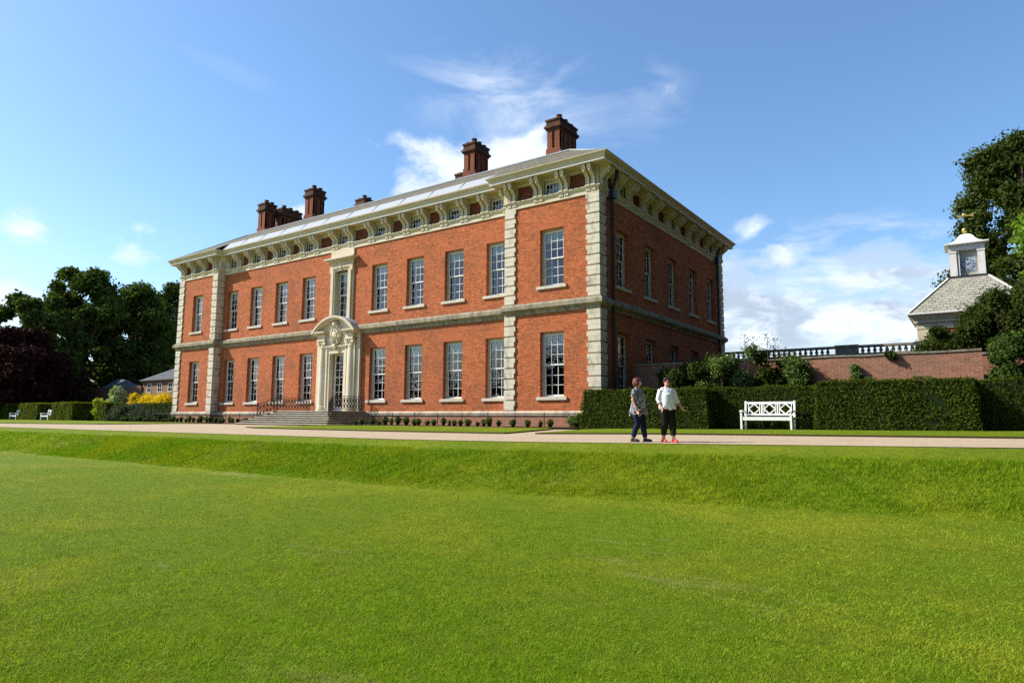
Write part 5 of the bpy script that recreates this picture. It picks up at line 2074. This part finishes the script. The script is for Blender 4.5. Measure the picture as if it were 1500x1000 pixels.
def hand(mb, wrist, d, side, curl=0.5):
    """palm, four bent fingers and a thumb; d is the forearm direction"""
    w = Vector(wrist)
    d = Vector(d).normalized()
    s = Vector((0, -1, 0))                     # across the palm: hand hangs with the thumb forward
    s = (s-d*s.dot(d)).normalized()
    n = d.cross(s)*side
    mb.tube([w-d*0.02, w+d*0.03], [0.026, 0.026], 8)
    for k in range(4):
        o = s*(0.028-0.019*k)
        root = w+d*0.03+o*0.7
        kn = w+d*0.088+o
        L = (0.036, 0.042, 0.039, 0.030)[k]
        f1 = (d*math.cos(curl*0.6)-n*math.sin(curl*0.6)).normalized()
        f2 = (d*math.cos(curl*1.5)-n*math.sin(curl*1.5)).normalized()
        mb.tube([root, kn, kn+f1*L, kn+f1*L+f2*L*0.85], [0.014, 0.0125, 0.0105, 0.009], 7)
    t0 = w+d*0.02+s*0.022
    t1 = t0+(d*0.6+s*0.8).normalized()*0.04
    mb.tube([t0, t1, t1+(d*0.9+s*0.25-n*0.2).normalized()*0.034], [0.015, 0.0125, 0.010], 7)


def loft(mb, rings, seg=28, ruffle=None):
    """horizontal elliptical rings (cx,cy,z,rx,ry)"""
    vs = []
    for i, (cx, cy, z, rx, ry) in enumerate(rings):
        for k in range(seg):
            a = 2*math.pi*k/seg
            f = 1+(ruffle(i/(len(rings)-1), a) if ruffle else 0)
            dz = 0
            vs.append((cx+rx*f*math.cos(a), cy+ry*f*math.sin(a), z+dz))
    fs = []
    for i in range(len(rings)-1):
        for k in range(seg):
            a, b = i*seg+k, i*seg+(k+1) % seg
            fs.append((a, b, b+seg, a+seg))
    fs.append(tuple(range((len(rings)-1)*seg, len(rings)*seg)))
    fs.append(tuple(range(seg-1, -1, -1)))
    mb.add(vs, fs)


def person(loc, rz, label, spec):
    r = thing('person', loc, label, 'person', rz=rz)
    B = MB()
    ht = spec['head_turn']
    hc_ = (0.0, -0.015, 1.0)

    def H(p):
        return rotz(p, hc_, ht)
    # head, jaw, nose, ears, neck
    B.ball(H((0, -0.005, 1.505)), 0.074, 0.105, 0.090, 16)
    B.ball(H((0, -0.035, 1.447)), 0.056, 0.055, 0.058, 12)
    B.tube([H((0, -0.088, 1.515)), H((0, -0.112, 1.482)), H((0, -0.09, 1.474))], [0.010, 0.014, 0.012], 8)
    B.ball(H((0, -0.088, 1.446)), 0.026, 0.012, 0.014, 8)
    for s in (-1, 1):
        B.ball(H((s*0.077, 0.005, 1.49)), 0.012, 0.03, 0.02, 8)
    B.tube([(0, 0.02, 1.30), (0, 0.012, 1.38), (0, -0.005, 1.45)], [0.075, 0.058, 0.055], 12)
    # trunk
    B.ball((0, 0.01, 1.18), 0.150, 0.17, 0.100, 16)
    B.ball((0, -0.02, 1.02), 0.150, 0.17, 0.125, 16)
    B.ball((0, 0.005, 0.86), 0.165, 0.14, 0.130, 16)
    B.tube([(-0.145, 0.01, 1.285), (0, 0.015, 1.315), (0.145, 0.01, 1.285)], [0.050, 0.060, 0.050], 10)
    legs = spec['legs']
    for s, (kn, an) in zip((-1, 1), legs):
        hip = (s*0.092, 0.0, 0.82)
        B.tube([hip, ((hip[0]+kn[0])/2, (hip[1]+kn[1])/2, (hip[2]+kn[2])/2), kn, ((kn[0]+an[0])/2, (kn[1]+an[1])/2+0.012, kn[2]*0.62), (an[0], an[1], an[2])],
               [0.105, 0.092, 0.064, 0.060, 0.038], 12)
        B.tube([(an[0], an[1]+0.035, 0.04), (an[0], an[1]-0.06, 0.045), (an[0]+s*0.01, an[1]-0.155, 0.028)], [0.034, 0.038, 0.026], 10)
        B.tube([(an[0], an[1], an[2]), (an[0], an[1]+0.005, 0.03)], [0.038, 0.036], 10)
    for s, (el, wr) in zip((-1, 1), spec['arms']):
        sh = (s*0.168, 0.012, 1.285)
        B.tube([sh, ((sh[0]+el[0])/2, (sh[1]+el[1])/2, (sh[2]+el[2])/2), el, wr], [0.052, 0.049, 0.041, 0.028], 10)
        hand(B, wr, Vector(wr)-Vector(el), s, spec.get('curl', 0.6))
    remesh(B.build('body', 'skin', r, world=False), 0.0068, 4)
    # hair
    A = MB()
    for (p, rr, rzz, ryy) in spec['hair']:
        A.ball(H(p), rr, rzz, ryy, 12)
    remesh(A.build('hair', spec['hair_mat'], r, world=False), 0.009, 2)
    F = MB()
    F.ball(H((0, -0.090, 1.440)), 0.022, 0.006, 0.012, 8)
    F.build('mouth', 'lips', r, world=False, smooth=True)
    if spec.get('glasses'):
        G = MB()
        for s in (-1, 1):
            G.ball(H((s*0.034, -0.092, 1.508)), 0.030, 0.022, 0.012, 12)
            a_, b_ = H((s*0.062, -0.085, 1.515)), H((s*0.080, 0.0, 1.51))
            G.tube([a_, b_], 0.004, 5)
        G.tube([H((-0.02, -0.100, 1.513)), H((0.02, -0.100, 1.513))], 0.005, 5)
        G.build('sunglasses', 'lens_dark', r, world=False, smooth=True)
    else:
        G = MB()
        for s in (-1, 1):
            G.ball(H((s*0.032, -0.086, 1.512)), 0.011, 0.008, 0.008, 8)
        G.build('eyes', 'lens_dark', r, world=False, smooth=True)
    # trousers
    T = MB()
    T.ball((0, 0.008, 0.86), 0.20, 0.15, 0.165, 16)
    T.tube([(0, 0, 0.98), (0, 0, 0.86)], [0.16, 0.17], 14)
    cut = spec['trouser_cut']
    for s, (kn, an) in zip((-1, 1), legs):
        hip = (s*0.095, 0.0, 0.82)
        lo = (kn[0]+(an[0]-kn[0])*cut, kn[1]+(an[1]-kn[1])*cut, kn[2]+(an[2]-kn[2])*cut)
        wd_ = spec['leg_w']
        T.tube([hip, ((hip[0]+kn[0])/2, (hip[1]+kn[1])/2, (hip[2]+kn[2])/2), kn, ((kn[0]+lo[0])/2, (kn[1]+lo[1])/2+0.014, (kn[2]+lo[2])/2), lo],
               [0.120, 0.106, 0.078*wd_, 0.074*wd_, 0.058*wd_], 14)
    remesh(T.build('trousers', spec['trousers'], r, world=False), 0.010, 4)
    for s, (kn, an) in zip((-1, 1), legs):
        S = MB()
        S.tube([(an[0], an[1]+0.045, 0.035), (an[0], an[1]-0.05, 0.040), (an[0]+s*0.008, an[1]-0.12, 0.032), (an[0]+s*0.012, an[1]-0.175, 0.026)], [0.042, 0.046, 0.044, 0.022], 12)
        S.box(an[0]-0.042, an[0]+0.042, an[1]-0.17, an[1]+0.075, 0.0, 0.018)
        if spec['shoe'] == 'black_shoe':
            S.tube([(an[0], an[1]+0.01, 0.03), (an[0], an[1]+0.005, 0.10)], [0.046, 0.048], 12)
        remesh(S.build('shoe', spec['shoe'], r, world=False), 0.007, 2)
    spec['top'](r, spec)
    return r


def top_tunic(r, spec):
    t = MB()

    def ruf(u, a):
        k = max(0, 1-u*2.2)
        return 0.05*k*math.sin(6*a+1)+0.025*k*math.sin(11*a)
    loft(t, [(0, 0.01, 0.70, 0.222, 0.205), (0, 0.005, 0.78, 0.215, 0.198), (0, -0.01, 0.88, 0.205, 0.185), (0, -0.025, 1.02, 0.192, 0.168), (0, -0.015, 1.16, 0.190, 0.152),
             (0, -0.002, 1.26, 0.188, 0.135), (0, 0.008, 1.318, 0.135, 0.098), (0, 0.012, 1.340, 0.092, 0.080)], 36, ruf)
    t.ball((0, -0.115, 1.16), 0.140, 0.085, 0.065, 12)
    t.tube([(-0.15, 0.01, 1.29), (0, 0.016, 1.305), (0.15, 0.01, 1.29)], [0.066, 0.076, 0.066], 12)
    for k_ in range(9):
        a_ = 2*math.pi*k_/9+0.3
        t.tube([(0.18*math.cos(a_), 0.17*math.sin(a_), 0.78), (0.205*math.cos(a_), 0.19*math.sin(a_), 0.70-0.03*(k_ % 3))], [0.060, 0.035], 8)
    for s, (el, wr) in zip((-1, 1), spec['arms']):
        sh = Vector((s*0.165, 0.012, 1.305))
        e = Vector(el)
        t.tube([sh, sh+(e-sh)*0.35, sh+(e-sh)*0.72], [0.070, 0.072, 0.068], 14)
    o = remesh(t.build('tunic', 'tunic_print', r, world=False), 0.010, 3)
    w = MB()
    el, wr = Vector(spec['arms'][0][0]), Vector(spec['arms'][0][1])
    d = (wr-el).normalized()
    w.tube([wr-d*0.022, wr+d*0.004], [0.037, 0.036], 12)
    w.build('wristwatch', 'silver', r, world=False)


def top_blouse(r, spec):
    t = MB()

    def ruf(u, a):
        k = max(0, 1-u*2.6)
        return 0.03*k*math.sin(5*a+0.5)
    loft(t, [(0.0, -0.015, 0.82, 0.190, 0.172), (0, -0.01, 0.88, 0.200, 0.180), (0, -0.025, 1.00, 0.195, 0.172), (0, -0.025, 1.12, 0.192, 0.160), (0, -0.010, 1.22, 0.192, 0.138),
             (0, 0.004, 1.285, 0.168, 0.118), (0, 0.010, 1.325, 0.125, 0.094), (0, 0.014, 1.342, 0.080, 0.076)], 36, ruf)
    t.ball((0, -0.118, 1.15), 0.142, 0.085, 0.065, 12)
    t.tube([(-0.15, 0.01, 1.29), (0, 0.016, 1.305), (0.15, 0.01, 1.29)], [0.070, 0.078, 0.070], 12)
    for k_ in range(7):
        a_ = 2*math.pi*k_/7+0.2
        t.tube([(0.165*math.cos(a_), 0.15*math.sin(a_), 0.90), (0.18*math.cos(a_), 0.165*math.sin(a_), 0.815-0.02*(k_ % 2))], [0.060, 0.045], 8)
    for s, (el, wr) in zip((-1, 1), spec['arms']):
        sh = Vector((s*0.165, 0.012, 1.300))
        e, w = Vector(el), Vector(wr)
        t.tube([sh, sh+(e-sh)*0.5, e, e+(w-e)*0.45], [0.070, 0.070, 0.064, 0.055], 14)
    o = remesh(t.build('blouse', 'white_cloth', r, world=False), 0.010, 3)
    c = MB()
    for s in (-1, 1):
        c.bar((s*0.015, -0.115, 1.25), (s*0.072, -0.055, 1.345), 0.045, 0.014)
        c.bar((s*0.072, -0.055, 1.348), (s*0.06, 0.06, 1.365), 0.04, 0.014)
    c.build('collar', 'white_cloth', r, world=False, bevel=0.004)


spec1 = dict(head_turn=rad(14), legs=[((-0.085, -0.03, 0.455), (-0.075, 0.11, 0.095)), ((0.085, -0.11, 0.46), (0.075, -0.16, 0.085))],
             arms=[((-0.228, 0.035, 1.05), (-0.235, -0.06, 0.83)), ((0.228, 0.04, 1.05), (0.225, -0.08, 0.84))],
             hair=[((0, 0.02, 1.545), 0.092, 0.085, 0.105), ((0, 0.055, 1.48), 0.088, 0.10, 0.07), ((-0.066, 0.01, 1.485), 0.036, 0.085, 0.062), ((0.066, 0.01, 1.485), 0.036, 0.085, 0.062),
                   ((0, -0.055, 1.578), 0.068, 0.035, 0.045)],
             hair_mat='hair_red', trouser_cut=0.93, leg_w=1.0, trousers='denim', shoe='black_shoe', top=top_tunic)
spec2 = dict(head_turn=rad(-24), legs=[((-0.085, -0.02, 0.455), (-0.075, 0.10, 0.095)), ((0.085, -0.10, 0.46), (0.08, -0.14, 0.085))],
             arms=[((-0.240, 0.02, 1.05), (-0.225, -0.10, 0.86)), ((0.262, 0.02, 1.06), (0.335, -0.09, 0.88))],
             hair=[((0, 0.025, 1.545), 0.088, 0.080, 0.100), ((0, 0.06, 1.485), 0.080, 0.085, 0.055), ((0, -0.045, 1.585), 0.072, 0.035, 0.052), ((-0.058, -0.03, 1.56), 0.030, 0.045, 0.05), ((0.058, -0.03, 1.56), 0.030, 0.045, 0.05), ((-0.068, 0.018, 1.505), 0.030, 0.065, 0.05), ((0.068, 0.018, 1.505), 0.030, 0.065, 0.05)],
             hair_mat='hair_dark', glasses=True, trouser_cut=0.78, leg_w=1.12, trousers='black_cloth', shoe='red_shoe', top=top_blouse)
for (x, y, tz, lb_, sp) in ((6.80, -11.17, 92, 'woman with red brown hair, patterned grey tunic and blue jeans on the path', spec1),
                            (7.48, -10.98, 50, 'woman in sunglasses, white blouse, black trousers and red shoes on the path', spec2)):
    p_ = person((x, y, zT(x, y)+0.012), rad(tz), lb_, sp)
    p_.scale = (0.955, 0.955, 0.955)

# ------------------------------------------------------------------ grass blades near the camera and on the bank


def zT_np(x, y):
    sh = np.where(x < 4, 0, 0.2*np.minimum(x-4, 30)-0.1*np.minimum(1, x-4))
    yp = y-sh
    z = np.interp(yp, [p[0] for p in PROF], [p[1] for p in PROF])
    sm = lambda a, b, t: (lambda q: q*q*(3-2*q))(np.clip((t-a)/(b-a), 0, 1))
    k = sm(-16.4, -13.2, yp)
    z = z+0.007*np.clip(x, 0, 40)*k
    kb = sm(-17.0, -15.6, yp)*(1-sm(-13.8, -13.0, yp))
    a = np.sin(x*1.7+np.sin(y*2.1)*1.3)*np.sin(y*2.3+x*0.4)
    b = np.sin(x*4.9+1.3)*np.sin(y*5.3+0.7*np.sin(x*2.2))
    lawn = 0.012*np.sin(x*0.55+0.4)*np.sin(y*0.7+1.0)*(1-sm(-16.5, -15.5, yp))
    return z+(0.010*a+0.010*b)*kb+lawn, yp


def blades(rng, x, y, h, w, mat, name, label, lean=0.6):
    z, _ = zT_np(x, y)
    n = len(x)
    a = rng.uniform(0, 2*math.pi, n)
    t = np.stack([np.cos(a), np.sin(a), np.zeros(n)], 1)
    base = np.stack([x, y, z-0.004], 1)
    l = rng.normal(0, lean, (n, 2))
    tip = base+np.stack([l[:, 0]*h, l[:, 1]*h, h], 1)
    v = np.stack([base-t*w[:, None], base+t*w[:, None], tip], 1).reshape(-1, 3)
    q = np.arange(3*n).reshape(n, 3)
    o = link(name, np_mesh(name, v, q, mat))
    return tag(o, label, 'grass', kind='stuff')


rng = np.random.default_rng(123)
n = 560000
u = rng.uniform(0, 1, n)
r0, r1 = 3.3, 22.0
rr = 1/(1/r0-u*(1/r0-1/r1))
az = YAW+rng.uniform(rad(-47), rad(47), n)
x = CAM.x+rr*np.sin(az)
y = CAM.y+rr*np.cos(az)
_, yp = zT_np(x, y)
m = yp < -15.95
x, y, rr = x[m], y[m], rr[m]
patch = np.zeros(len(x))
for k_ in range(14):
    f_ = 1.3*1.35**k_*0.6
    a_ = rng.uniform(0, 6.28)
    patch += np.sin((x*math.cos(a_)+y*math.sin(a_))*f_+rng.uniform(0, 6.28))
patch = np.clip(patch*0.42, -1.3, 1.3)
h = 0.019*rng.uniform(0.5, 1.4, len(x))*(1+0.22*patch)+0.0003*rr
w = 0.0010+0.00028*rr*rng.uniform(0.7, 1.3, len(x))
blades(rng, x, y, h, w, 'grass_blade', 'lawn_blades', 'short mown grass blades of the lawn in front', 0.75)

n = 420000
u = rng.uniform(0, 1, n)
xx = np.where(rng.uniform(0, 1, n) < 0.75, 17-32*u**0.9, -15-50*u)
sh = np.where(xx < 4, 0, 0.2*np.minimum(xx-4, 30)-0.1*np.minimum(1, xx-4))
yy = -16.1+2.75*rng.uniform(0, 1, n)+sh
_, yp = zT_np(xx, yy)
pt = np.zeros(len(xx))
for k_ in range(14):
    f_ = 2.2*1.28**k_*0.6
    a_ = rng.uniform(0, 6.28)
    pt += np.sin((xx*math.cos(a_)+yy*math.sin(a_))*f_+rng.uniform(0, 6.28))
pt *= 0.42
dist = np.hypot(xx-CAM.x, yy-CAM.y)
keep = (yp > -16.1) & (yp < -13.62) & (rng.uniform(0, 1, n) < 0.85+0.15*np.clip(pt, -1, 1))
xx, yy, yp, pt, dist = xx[keep], yy[keep], yp[keep], pt[keep], dist[keep]
fade = np.clip((yp+13.68)/-0.30, 0.12, 1)*np.clip((yp+16.25)/0.5, 0.35, 1)
h = (0.062+0.018*np.clip(pt, -1, 1))*rng.uniform(0.4, 1.5, len(xx))*fade
w = 0.0014+0.00030*dist
blades(rng, xx, yy, h, w, 'bank_blade', 'bank_blades', 'longer tufted grass on the slope of the bank', 0.55)
